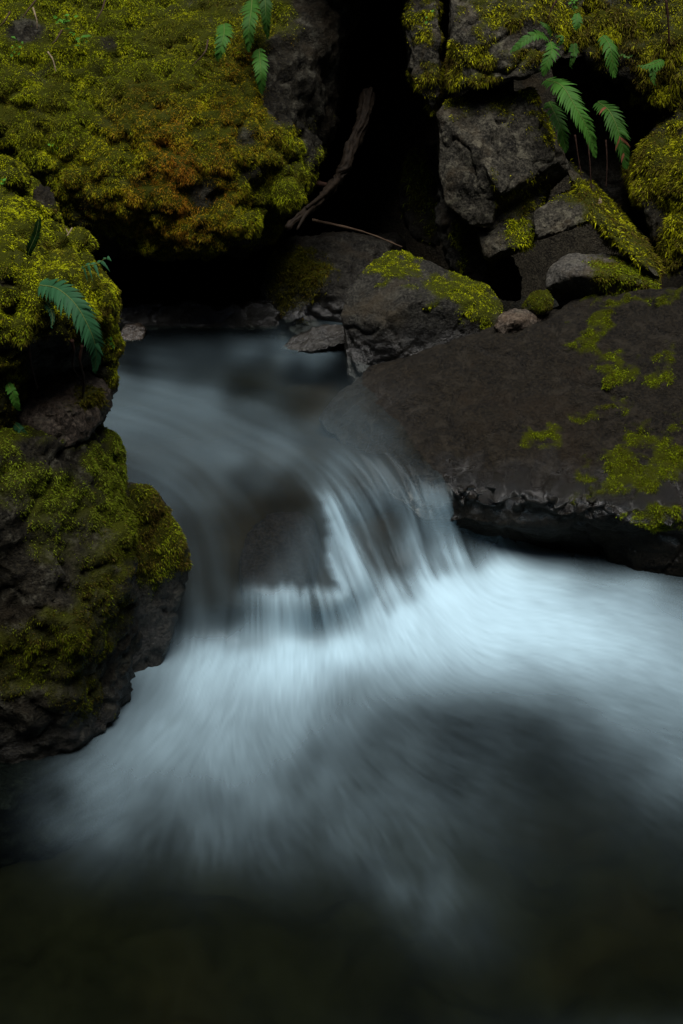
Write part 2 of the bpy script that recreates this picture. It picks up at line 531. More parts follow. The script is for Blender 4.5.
# left foreground, upper
rock('mossy_boulder', 'bright moss covered boulder at the left edge with lumps and a big fern on it',
     [pts((-120, 150, 3.3), (0, 172, 3.25), (38, 208, 3.2), (78, 252, 3.1), (98, 284, 3.05), (108, 306, 3.02), (106, 335, 3.0), (100, 372, 2.98), (60, 335, 2.74), (0, 345, 2.66), (-120, 380, 2.55),
          (-120, 250, 2.62), (0, 282, 2.72), (45, 280, 2.76), (95, 290, 2.85), (-120, 160, 3.7), (45, 215, 3.6), (108, 310, 3.4), (105, 375, 3.35), (-120, 400, 3.4)),
      ell(96, 306, 2.98, 0.045, 0.10, 0.07), ell(76, 249, 3.06, 0.038, 0.06, 0.042), ell(44, 202, 3.14, 0.034, 0.05, 0.036), ell(4, 178, 3.2, 0.045, 0.06, 0.04),
      pts((-120, 330, 2.6), (-120, 480, 2.62), (10, 330, 2.7), (14, 380, 2.74), (0, 470, 2.78), (-120, 470, 3.2), (20, 380, 3.2), (10, 460, 3.2)),
      pts((96, 320, 2.98), (114, 340, 3.0), (110, 385, 3.0), (104, 410, 3.02), (94, 380, 2.96), (90, 340, 3.2), (108, 390, 3.25))],
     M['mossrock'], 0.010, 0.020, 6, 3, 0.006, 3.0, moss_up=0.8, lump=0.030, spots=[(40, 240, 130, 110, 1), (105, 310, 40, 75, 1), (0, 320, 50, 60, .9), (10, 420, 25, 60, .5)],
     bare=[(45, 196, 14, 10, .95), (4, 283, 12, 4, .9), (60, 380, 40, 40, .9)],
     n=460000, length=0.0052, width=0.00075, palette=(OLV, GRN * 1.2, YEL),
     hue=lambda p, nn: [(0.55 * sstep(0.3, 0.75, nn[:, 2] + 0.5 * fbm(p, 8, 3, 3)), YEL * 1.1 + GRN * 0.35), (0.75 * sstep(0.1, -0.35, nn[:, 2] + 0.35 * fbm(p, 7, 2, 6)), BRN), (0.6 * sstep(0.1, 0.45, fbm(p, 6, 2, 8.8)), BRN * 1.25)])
rock('wedged_stone', 'bare brown grey stone wedged under the fern in the left boulder stack',
     [pts((22, 462, 2.83), (45, 472, 2.83), (72, 466, 2.84), (95, 430, 2.88), (112, 388, 2.94), (100, 380, 2.95), (60, 362, 2.95), (25, 365, 2.92), (5, 400, 2.84), (10, 450, 2.82), (60, 415, 2.78), (30, 420, 2.79),
          (20, 465, 3.2), (100, 430, 3.2), (100, 380, 3.3), (20, 365, 3.2))],
     M['brown'], 0.009, 0.02, 8, 3, 0.008, 4.0, spots=[(85, 395, 20, 12, .6), (25, 380, 20, 12, .5)], n=5000, length=0.01, width=0.0014, palette=(BRN, OLV, OLV))

# back left mossy wall boulder
def orange(p):
    px, py, _ = proj(p)
    return spots_mask(px, py, [(190, 165, 45, 60, 1), (170, 195, 45, 45, 1), (150, 130, 45, 35, .55), (225, 130, 40, 40, .6), (255, 95, 40, 60, .45), (215, 215, 30, 30, .5), (110, 185, 50, 40, .3)], 0.6) * np.clip(0.75 + 0.8 * fbm(p, 6, 3, 2), 0, 1)


rock('mossy_boulder', 'huge mossy boulder overhanging the dark hollow at upper left with rusty orange moss',
     [pts((-200, 60, 4.7), (-160, 235, 4.75), (60, 232, 4.75), (120, 243, 4.72), (180, 252, 4.7), (240, 258, 4.72), (270, 236, 4.78), (298, 203, 4.84), (316, 165, 4.92), (332, 110, 5.05), (350, 40, 5.2), (368, -60, 5.3),
          (100, 190, 4.55), (180, 200, 4.54), (235, 190, 4.56), (230, 110, 4.66), (150, 80, 4.72), (60, 100, 4.70), (250, 20, 4.95), (120, -40, 5.15), (-200, -60, 5.2), (250, -80, 5.35), (285, 60, 4.9), (290, 140, 4.76),
          (-200, -200, 7.6), (300, -200, 7.6), (-200, 225, 7.6), (230, 222, 7.4), (330, 100, 6.6), (-200, 240, 5.6)),  # unseen back stretched deep to keep light out of the hollow
      pts((240, -60, 5.2), (250, -150, 5.2), (310, -48, 4.95), (425, -48, 4.95), (500, -60, 5.7), (500, -170, 5.6), (330, -60, 7.8), (560, -60, 7.8), (560, -150, 7.8), (250, -150, 7.6)),  # cap hull added above the view to shade the crevice
      ell(215, 222, 4.66, 0.2, 0.16, 0.12), ell(280, 190, 4.78, 0.1, 0.1, 0.12)],
     M['mossrock'], 0.015, 0.045, 3.5, 4, 0.010, 5.0, moss_up=0.6, lump=0.024,
     spots=[(120, 90, 210, 130, 1), (60, 30, 150, 120, 1), (190, 190, 110, 75, 1), (285, 180, 40, 60, .9), (250, 20, 60, 40, .7), (260, 110, 40, 40, .8)],
     bare=[(290, 85, 30, 45, .93), (325, 70, 26, 90, .9), (232, 253, 14, 8, .9), (205, 195, 18, 12, .8), (243, 140, 12, 12, .7), (255, 175, 14, 10, .7), (335, 10, 40, 40, .8), (25, 32, 14, 10, .8), (110, 45, 10, 8, .7)],
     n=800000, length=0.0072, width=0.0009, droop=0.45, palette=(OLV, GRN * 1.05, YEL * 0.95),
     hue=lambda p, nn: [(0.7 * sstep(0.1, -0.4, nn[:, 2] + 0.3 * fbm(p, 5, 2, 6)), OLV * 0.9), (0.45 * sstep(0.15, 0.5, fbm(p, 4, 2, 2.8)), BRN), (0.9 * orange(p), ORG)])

# middle
rock('low_boulder', 'low dark round boulder with a moss patch under the bleached root',
     [pts((255, 300, 4.95), (270, 262, 5.0), (300, 240, 5.1), (350, 234, 5.15), (390, 245, 5.2), (400, 300, 4.95), (380, 330, 4.9), (290, 330, 4.9), (270, 325, 4.92), (320, 280, 4.9), (260, 250, 5.6), (400, 240, 5.6), (400, 330, 5.5), (300, 330, 4.9, -0.2))],
     M['wet'], 0.014, 0.03, 5, 4, 0.008, 6.0, spots=[(300, 272, 30, 22, .8), (318, 268, 20, 15, .4), (290, 300, 18, 18, .5)], lump=0.012,
     wet=wet_low(0.45, 0.6), n=9000, length=0.014, width=0.0018, palette=(BRN, OLV, OLV))
rock('wedge_boulder', 'dark wedge shaped boulder with yellow green moss caps standing in mid stream',
     [pts((341, 315, 4.5), (346, 292, 4.62), (366, 268, 4.75), (386, 252, 4.86), (402, 252, 4.88), (428, 268, 4.8), (452, 275, 4.7), (486, 286, 4.62), (502, 304, 4.55), (500, 322, 4.5), (468, 345, 4.52), (430, 368, 4.50), (378, 378, 4.50), (350, 374, 4.54),
          (415, 300, 4.42), (380, 322, 4.40), (345, 325, 4.48), (352, 374, 4.54, -0.2), (440, 368, 4.50, -0.2), (400, 255, 5.2), (490, 300, 5.0), (360, 330, 5.0))],
     M['dark'], 0.009, 0.009, 6, 1, 0.007, 7.0, fine=0.25, spots=[(390, 270, 26, 13, 1), (410, 262, 15, 8, .9), (455, 290, 40, 15, 1), (480, 305, 24, 16, 1), (495, 318, 10, 12, .8), (378, 262, 16, 8, .8)], lump=0.010, bare=[(405, 298, 35, 8, .7)],
     wet=wet_low(0.4, 0.62), n=60000, length=0.0065, width=0.0011, palette=(OLV, GRN * 1.2, YEL))
rock('flat_rock', 'flat wet rock glinting at the waterline left of the mid stream wedge boulder',
     [pz((278, 349, .445), (298, 335, .475), (322, 325, .495), (346, 326, .50), (350, 343, .48), (338, 340, .485), (322, 350, .455), (300, 353, .445), (290, 350, .30), (345, 345, .30), (330, 330, .30))],
     M['wet'], 0.009, 0.012, 10, 2, 0.005, 8.0, wet=lambda px, py, V, N: np.ones(len(V)) * 0.45)
rock('flat_rock', 'rusty brown pebble at the waterline beneath the overhanging hollow',
     [pz((116, 338, .455), (124, 325, .49), (140, 321, .50), (148, 329, .48), (142, 340, .455), (120, 344, .44), (130, 338, .30), (140, 330, .3))],
     M['brown'], 0.008, 0.008, 12, 2, 0.003, 9.0, wet=lambda px, py, V, N: np.ones(len(V)) * .6, cat='stone')
rock('dark_rock', 'rock ledge coloured black for shade closing the back of the low hollow behind the stream',
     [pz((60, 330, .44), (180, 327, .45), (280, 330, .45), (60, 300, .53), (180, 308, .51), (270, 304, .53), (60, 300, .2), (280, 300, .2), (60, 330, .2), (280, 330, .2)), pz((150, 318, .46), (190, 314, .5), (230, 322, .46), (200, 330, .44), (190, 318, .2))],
     M['wet'], 0.014, 0.025, 8, 2, 0.008, 24.0, cat='rock', wet=lambda px, py, V, N: np.ones(len(V)) * .7)  # near-black wet colouring also stands in for the hollow's shade
# right slab
rock('rock_slab', 'broad sloping brown rock slab with a vein of green moss beside the waterfall',
     [np.vstack([under(-0.010, (364, 374), (398, 402), (431, 436), (453, 467)), under(0.022, (338, 383), (370, 412), (405, 448), (437, 482)),
                 under(0.10, (318, 392), (350, 428), (386, 464), (424, 494)),
                 pts((410, 364, 4.5), (470, 338, 4.5), (545, 310, 4.5), (590, 298, 4.48), (640, 290, 4.42), (760, 292, 4.3),
                     (456, 477, 3.77), (462, 497, 3.72), (500, 478, 3.75), (500, 505, 3.69), (560, 484, 3.72), (560, 511, 3.655), (620, 495, 3.66), (620, 517, 3.60), (760, 520, 3.5),
                     (470, 508, 3.72), (560, 520, 3.64), (690, 532, 3.56), (330, 380, 4.8, -0.3), (760, 290, 4.9), (600, 300, 4.9), (560, 400, 4.05, 0.02), (640, 400, 4.0, 0.03), (470, 500, 4.1, -.2), (760, 520, 3.9, -.2))]),
      pts((478, 495, 3.86), (560, 505, 3.80), (690, 515, 3.72), (780, 520, 3.66), (478, 560, 3.92, -.3), (560, 570, 3.84, -.3), (690, 580, 3.76, -.3), (780, 580, 3.70, -.3), (480, 500, 4.4, -.3), (780, 500, 4.3, -.3), (480, 450, 4.3), (780, 400, 4.3)),
      pts((600, 510, 3.66), (640, 525, 3.62), (690, 535, 3.58), (780, 540, 3.5), (610, 560, 3.72), (690, 575, 3.64), (780, 580, 3.58), (620, 560, 4.0, -.3), (780, 580, 3.9, -.3), (690, 570, 3.66, -.3))] + [np.array(P(x_, y_, Y_)) + np.random.default_rng(k_ + 50).normal(size=(9, 3)) * np.array([0.035, 0.025, 0.016])
      for k_, (x_, y_, Y_) in enumerate([(466, 492, 3.72), (482, 500, 3.70), (500, 498, 3.68), (520, 506, 3.68), (538, 502, 3.66), (556, 508, 3.66), (578, 506, 3.64), (600, 512, 3.63), (510, 515, 3.72), (550, 520, 3.70), (475, 510, 3.76), (640, 520, 3.60), (670, 516, 3.58)])] + [np.array(P(*np.array([458 + 7 * k_, 490 + 5 * math.sin(k_ * 2.3) + 0.12 * 7 * k_, 3.70 - 0.0055 * k_]))) + np.random.default_rng(k_ + 90).normal(size=(8, 3)) * np.array([0.016, 0.014, 0.010]) for k_ in range(24)],
     M['slab'], 0.0075, 0.018, 4, 1, 0.008, 10.0, fine=0.35, patchy=True,
     spots=[(600, 305, 22, 8, 1), (598, 325, 14, 18, .9), (585, 345, 16, 14, 1), (602, 362, 16, 14, .9), (620, 378, 22, 10, .9), (648, 372, 24, 14, .8), (625, 405, 28, 9, .75), (660, 440, 30, 30, .6), (640, 470, 42, 40, .9), (600, 485, 30, 18, .5), (655, 500, 40, 25, .6), (590, 415, 18, 8, .6), (540, 436, 18, 8, .55), (525, 440, 12, 8, .5), (670, 350, 12, 20, .4), (640, 298, 40, 5, .6)],
     wet=lambda px, py, V, N: np.maximum(sstep(448, 488, py + 22 * fbm(V, 9, 3, 4) - (px - 450) * 0.05) * sstep(0.05, 0.4, N[:, 2] + 0.2 * fbm(V, 15, 2, 7)), 0.06 + 0.25 * sstep(0, 1, sstep(480, 330, px) * sstep(355, 400, py))),
     n=85000, length=0.0065, width=0.0012, palette=(OLV * .7, GRN * .6, GRN * 1.0), lump=0.010)
rock('mossy_stone', 'rounded grey boulder with moss on its right side resting on top of the slab',
     [pts((543, 288, 4.5), (549, 265, 4.55), (572, 252, 4.62), (604, 253, 4.66), (638, 262, 4.6), (660, 288, 4.5), (640, 298, 4.52), (600, 304, 4.50), (560, 308, 4.54), (575, 275, 4.42), (610, 275, 4.44), (560, 285, 4.9), (640, 285, 4.95))],
     M['stone'], 0.009, 0.009, 8, 4, 0.002, 11.0, spots=[(620, 270, 28, 16, 1), (645, 285, 20, 16, .9), (600, 290, 16, 12, .5)], lump=0.012,
     n=14000, length=0.012, width=0.0016, palette=(BRN, OLV, GRN), cat='stone')
rock('mossy_stone', 'small stone furred with dull moss left of the rounded grey boulder',
     [ell(540, 303, 4.45, 0.045, 0.07, 0.045), ell(534, 307, 4.47, 0.035, 0.05, 0.03)], M['mossrock'], 0.008, 0.012, 14, 2, 0.003, 12.0, moss_up=1.0, spots=[(541, 298, 16, 16, .9)], n=7000, length=0.006, width=0.0010, palette=(BRN * .6, OLV * .6, GRN * .6), cat='stone')
rock('pebble', 'smooth brown stone lodged between the wedge boulder and the slab',
     [pts((491, 326, 4.36), (500, 313, 4.40), (520, 307, 4.44), (538, 311, 4.44), (545, 320, 4.42), (530, 332, 4.36), (502, 338, 4.34), (515, 320, 4.32), (500, 330, 4.6), (540, 325, 4.65))],
     M['brown'], 0.007, 0.008, 12, 3, 0.002, 13.0, cat='stone')
# right cliff stack
rock('cliff_boulder', 'tall cracked boulder with moss tufts at the top of the right cliff',
     [pts((408, 25, 5.05), (409, 70, 5.0), (424, 100, 4.98), (434, 118, 5.0), (440, 95, 4.96), (440, 40, 4.96), (430, 10, 5.05), (434, -60, 5.2), (400, -60, 5.3), (410, 60, 5.6), (438, 90, 5.6), (434, -60, 5.7)),
      pts((452, 15, 4.92), (456, 60, 4.88), (450, 92, 4.9), (470, 86, 4.84), (500, 80, 4.84), (530, 76, 4.86), (562, 58, 4.92), (580, 15, 5.0), (600, -60, 5.2), (450, -60, 5.2), (480, 30, 4.88), (520, 20, 4.92), (500, 80, 5.5), (590, 0, 5.6), (460, -60, 5.7))],
     M['cliff'], 0.009, 0.017, 6, 1, 0.014, 14.0, fine=0.3, moss_up=0.25,
     spots=[(418, 15, 14, 12, .85), (425, 38, 16, 7, .7), (426, 78, 12, 12, .85), (450, 78, 14, 14, 1), (485, 84, 26, 8, .95), (455, 55, 8, 16, .7), (495, 12, 20, 12, .8), (484, 32, 10, 10, .6), (545, 16, 36, 12, 1), (530, 58, 22, 9, .8), (570, 30, 18, 16, .7), (431, 110, 8, 10, .8), (520, -10, 60, 20, .8), (478, 56, 14, 8, .8)],
     n=70000, length=0.010, width=0.0013, droop=0.5, palette=(BRN, OLV * 1.2, YEL), lump=0.015)
rock('cliff_boulder', 'angular grey boulder with a pale slanting face in the middle of the right cliff',
     [pts((437, 112, 4.92), (446, 102, 4.95), (480, 86, 5.0), (515, 78, 5.0), (478, 150, 4.76), (440, 180, 4.84), (446, 205, 4.8), (470, 225, 4.76), (492, 224, 4.74), (500, 195, 4.74), (445, 190, 5.4), (510, 85, 5.5), (495, 220, 5.3)),
      pts((478, 150, 4.80), (482, 142, 4.82), (520, 92, 4.94), (530, 86, 4.98), (545, 125, 4.9), (560, 162, 4.84), (500, 193, 4.70), (486, 170, 4.73), (500, 215, 4.9), (545, 195, 4.98), (500, 100, 5.4), (565, 165, 5.4), (500, 210, 5.3), (572, 172, 4.95)),
      pts((480, 190, 4.86), (550, 180, 4.94), (535, 225, 4.82), (490, 230, 4.78), (480, 200, 5.3), (550, 190, 5.3), (535, 225, 5.3))],
     M['cliff'], 0.008, 0.011, 7, 1, 0.012, 15.0, fine=0.25, spots=[(503, 196, 14, 7, .8), (520, 205, 20, 16, .6), (452, 106, 10, 10, .7), (468, 112, 8, 6, .5), (500, 105, 24, 14, .5), (492, 175, 8, 10, .4), (535, 185, 20, 10, .5), (530, 130, 6, 5, .5), (548, 120, 8, 28, .7), (535, 92, 16, 9, .8)],
     n=9000, length=0.013, width=0.0017, palette=(BRN, OLV, YEL), lump=0.008)
rock('mossy_stone', 'small grey stone with a square moss cushion below the angular cliff boulder',
     [pts((478, 232, 4.8), (500, 222, 4.8), (535, 222, 4.78), (530, 244, 4.72), (500, 252, 4.7), (485, 262, 4.74), (480, 240, 5.2), (530, 240, 5.2), (500, 262, 5.0))],
     M['cliff'], 0.009, 0.01, 9, 2, 0.004, 16.0, spots=[(517, 235, 19, 13, 1)], n=7000, length=0.013, width=0.0017, palette=(OLV, GRN, YEL), lump=0.01, cat='stone')
rock('cliff_boulder', 'dark blocky boulder at the crevice foot behind the mid stream wedge boulder',
     [pts((437, 188, 5.05), (440, 240, 5.0), (452, 272, 4.96), (475, 292, 4.9), (500, 295, 4.88), (497, 262, 4.9), (475, 228, 4.94), (455, 205, 5.0), (440, 190, 5.5), (500, 250, 5.5), (460, 290, 5.4), (520, 300, 5.2), (520, 265, 5.1))],
     M['dark'], 0.012, 0.025, 8, 1, 0.012, 17.0, spots=[(462, 245, 5, 20, .6), (470, 225, 6, 8, .5), (462, 265, 4, 10, .5)], n=2500, length=0.012, width=0.0017)
rock('cliff_boulder', 'wedge of grey rock with a mossy ridge sloping down right towards the slab',
     [pts((531, 214, 4.72), (555, 197, 4.82), (580, 190, 4.86), (592, 207, 4.68), (591, 222, 4.64), (565, 231, 4.62), (536, 240, 4.62), (540, 238, 4.9), (592, 222, 4.95), (580, 190, 5.2), (550, 205, 5.2)),
      pts((560, 158, 5.0), (575, 182, 4.9), (592, 205, 4.70), (592, 222, 4.66), (620, 245, 4.56), (645, 268, 4.48), (660, 280, 4.5), (658, 262, 4.62), (640, 238, 4.74), (610, 205, 4.86), (600, 230, 5.0), (655, 275, 5.0), (575, 165, 5.3), (640, 240, 5.3))],
     M['cliff'], 0.009, 0.011, 7, 1, 0.010, 18.0, fine=0.25, spots=[(585, 198, 20, 12, .9), (605, 215, 26, 16, 1), (625, 235, 26, 18, 1), (645, 258, 22, 18, 1), (575, 180, 8, 14, .5), (570, 195, 16, 6, .7)], lump=0.012,
     n=20000, length=0.014, width=0.0017, droop=0.4, palette=(BRN, OLV * 1.2, YEL * 0.9))
rock('mossy_boulder', 'moss covered bank boulder at the right edge beside the hanging ferns',
     [pts((638, 150, 4.85), (632, 185, 4.8), (645, 215, 4.74), (662, 240, 4.68), (664, 262, 4.62), (690, 268, 4.55), (800, 280, 4.4), (650, 130, 4.95), (690, 100, 5.0), (800, 80, 5.0), (690, 180, 4.62), (800, 180, 4.5), (640, 180, 5.5), (800, 100, 5.7), (670, 260, 5.3), (800, 280, 5.3))],
     M['mossrock'], 0.012, 0.03, 5, 3, 0.010, 19.0, moss_up=0.6, spots=[(665, 170, 45, 35, .95), (680, 210, 30, 40, .95), (650, 150, 20, 20, .7), (672, 250, 24, 24, .9), (645, 185, 14, 24, .6)], bare=[(652, 215, 14, 22, .7)], lump=0.025,
     n=70000, length=0.012, width=0.0014, droop=0.5, palette=(BRN, OLV * 1.2, YEL * 0.9), hue=lambda p, nn: [(0.5 * sstep(0.1, 0.5, fbm(p, 5, 2, 2.8)), BRN * 1.1)])
rock('mossy_boulder', 'brown mossy boulder in the top right corner overhanging the ferns',
     [pts((568, 40, 5.05), (590, 62, 5.0), (625, 75, 4.96), (650, 100, 4.92), (700, 120, 4.9), (800, 110, 4.85), (575, -10, 5.1), (600, -60, 5.3), (800, -80, 5.3), (640, 20, 4.98), (700, 40, 4.95), (590, 50, 5.8), (800, -60, 5.9), (800, 110, 5.8), (680, 110, 5.8)),
      pts((560, 30, 4.98), (600, 10, 5.0), (615, 45, 4.95), (590, 60, 4.96), (565, 45, 5.4), (600, 20, 5.5))],
     M['mossrock'], 0.013, 0.035, 5, 3, 0.010, 20.0, moss_up=0.4, spots=[(590, 20, 40, 25, .9), (640, 30, 30, 40, .7), (610, 35, 20, 30, .8), (670, 70, 40, 40, .7), (650, 100, 30, 14, .7), (630, 10, 40, 14, .7), (680, 20, 30, 30, .6)], lump=0.02,
     n=65000, length=0.012, width=0.0014, droop=0.6, palette=(BRN, OLV, YEL * 0.8), hue=lambda p, nn: [(0.5 * sstep(0.0, 0.4, fbm(p, 5, 2, 2.8)), BRN * 1.1)])
rock('dark_rock', 'damp dark rock face recessed behind the right hand ferns',
     [pts((555, 60, 5.3), (600, 60, 5.35), (650, 90, 5.3), (660, 240, 5.1), (600, 210, 5.2), (565, 150, 5.25), (560, 60, 5.9), (660, 80, 5.9), (660, 240, 5.8), (580, 190, 5.8))],
     M['dark'], 0.014, 0.03, 6, 2, 0.01, 21.0, spots=[(565, 110, 12, 30, .5), (640, 120, 15, 25, .5)], n=3000, length=0.015, width=0.0018, palette=(BRN, OLV, OLV), cat='rock')
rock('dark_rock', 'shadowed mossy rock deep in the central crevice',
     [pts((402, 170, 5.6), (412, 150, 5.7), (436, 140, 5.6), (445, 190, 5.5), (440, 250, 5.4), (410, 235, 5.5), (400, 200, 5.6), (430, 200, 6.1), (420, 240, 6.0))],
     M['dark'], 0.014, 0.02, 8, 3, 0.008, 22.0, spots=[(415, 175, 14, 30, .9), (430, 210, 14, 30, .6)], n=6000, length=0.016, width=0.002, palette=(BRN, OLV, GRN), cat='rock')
# ------------------------------------------------------------------ water surface
xs = np.concatenate([np.arange(-900, -60, 14), np.arange(-60, 744, 2.0), np.arange(744, 1560, 14)])
ys = np.concatenate([np.arange(296, 1036, 2.0), np.arange(1036, 1300, 8)])
GX, GY = np.meshgrid(xs, ys)
gx, gy = GX.ravel(), GY.ravel()
wv = tps_eval(XY, WT, np.c_[gx, gy] / 500)
Yw = 1 / wv
PW = P(gx, gy, Yw)
# the far pools are level
flat = sstep(655, 690, gy)
PW[:, 2] *= (1 - flat)
far = (gx < -120) | (gx > 800)
PW[far, 2] = np.clip(PW[far, 2], -0.06, 0.46)

rock('lip_rock', 'dark smooth rock showing through the water film at the lip of the fall',
     [np.vstack([under(0.034, (236, 548), (246, 520), (268, 502), (300, 498), (317, 508), (322, 532), (313, 556), (304, 578), (270, 584), (240, 580), (290, 540)),
                 under(0.2, (245, 575), (310, 575), (310, 512), (255, 520))])],
     M['lip'], 0.008, 0.005, 7, 6, 0.001, 23.0, wet=lambda px, py, V, N: np.zeros(len(V)), cat='rock')

# flow directions across the water
flow = np.array([(200, 345, 1, .08), (120, 370, 1, .15), (300, 360, 1, .1), (130, 410, 1, .32), (250, 430, 1, .42), (330, 455, .9, .6), (180, 460, 1, .5), (300, 400, 1, .35), (370, 430, .9, .6),
                 (365, 480, .6, .8), (385, 500, .5, 1), (400, 550, .36, 1), (425, 510, .3, 1), (450, 530, .28, 1), (465, 550, .3, 1), (340, 545, .42, 1), (355, 590, .45, 1), (335, 515, .35, 1),
                 (210, 500, .6, .8), (260, 500, .6, .7), (220, 560, .1, 1), (190, 610, -.05, 1), (240, 600, 0, 1), (270, 612, -.02, 1), (310, 610, .1, 1), (350, 612, .35, 1),
                 (200, 680, -.4, .9), (300, 670, -.1, 1), (420, 620, .3, .6), (450, 600, .6, .4), (520, 600, 1, .15), (620, 620, 1, .2), (680, 660, 1, .35), (150, 740, -.6, .8), (80, 800, -.9, .6), (60, 840, -.7, .5),
                 (230, 800, .1, 1), (300, 760, .5, 1), (330, 850, .5, .9), (420, 900, .55, .9), (400, 760, .8, .7), (480, 740, 1, .35), (560, 800, 1, .5), (640, 800, .9, .6), (560, 700, 1, .25), (640, 720, 1, .35), (300, 900, .5, .8), (150, 880, -.3, .8), (500, 900, .6, .8), (620, 900, .8, .7), (300, 1000, .5, .6), (100, 960, 0, 1)])
lx = np.arange(-60, 744, 1.5); ly = np.arange(296, 1036, 1.5)
LX, LY = np.meshgrid(lx, ly)


def gauss_interp(c, vals, X, Y, s):
    num = [0] * vals.shape[1]; den = 1e-30
    for k in range(len(c)):
        w = np.exp(-((X - c[k, 0]) ** 2 + (Y - c[k, 1]) ** 2) / (2 * s * s)) + 1e-9 / (1 + ((X - c[k, 0]) ** 2 + (Y - c[k, 1]) ** 2) / 1e3)
        den = den + w
        for j in range(vals.shape[1]): num[j] = num[j] + w * vals[k, j]
    return [a / den for a in num]


fx, fy = gauss_interp(flow[:, :2], flow[:, 2:], LX, LY, 28)
fl = np.hypot(fx, fy) + 1e-6
fx, fy = fx / fl, fy / fl


def bil(A, x, y):
    x = np.clip(x, 0, A.shape[1] - 1.001); y = np.clip(y, 0, A.shape[0] - 1.001)
    i = x.astype(int); j = y.astype(int); u = x - i; v = y - j
    return A[j, i] * (1 - u) * (1 - v) + A[j, i + 1] * u * (1 - v) + A[j + 1, i] * (1 - u) * v + A[j + 1, i + 1] * u * v


def blur(A, k):
    for ax in (0, 1):
        B = 0
        for s in range(-k, k + 1): B = B + np.roll(A, s, ax)
        A = B / (2 * k + 1)
    return A


def lic(src, steps, h=1.0, raw=False):
    I, J = np.meshgrid(np.arange(src.shape[1], dtype=float), np.arange(src.shape[0], dtype=float))
    acc = src.copy(); wsum = 1.0
    for sg in (1, -1):
        x, y = I.copy(), J.copy()
        for k in range(steps):
            vx = bil(fx, x, y); vy = bil(fy, x, y)
            x = x + sg * h * vx; y = y + sg * h * vy
            w = 0.5 + 0.5 * math.cos(math.pi * k / steps)
            acc = acc + w * bil(src, x, y); wsum += w
    acc = acc / wsum
    if raw: return acc
    return (acc - acc.mean()) / acc.std()


S = rng.normal(size=LX.shape)
st_f = lic(S, 22)
st_m = lic(blur(rng.normal(size=LX.shape), 1), 45)
st_c = lic(blur(blur(rng.normal(size=LX.shape), 4), 4), 60, 1.5)

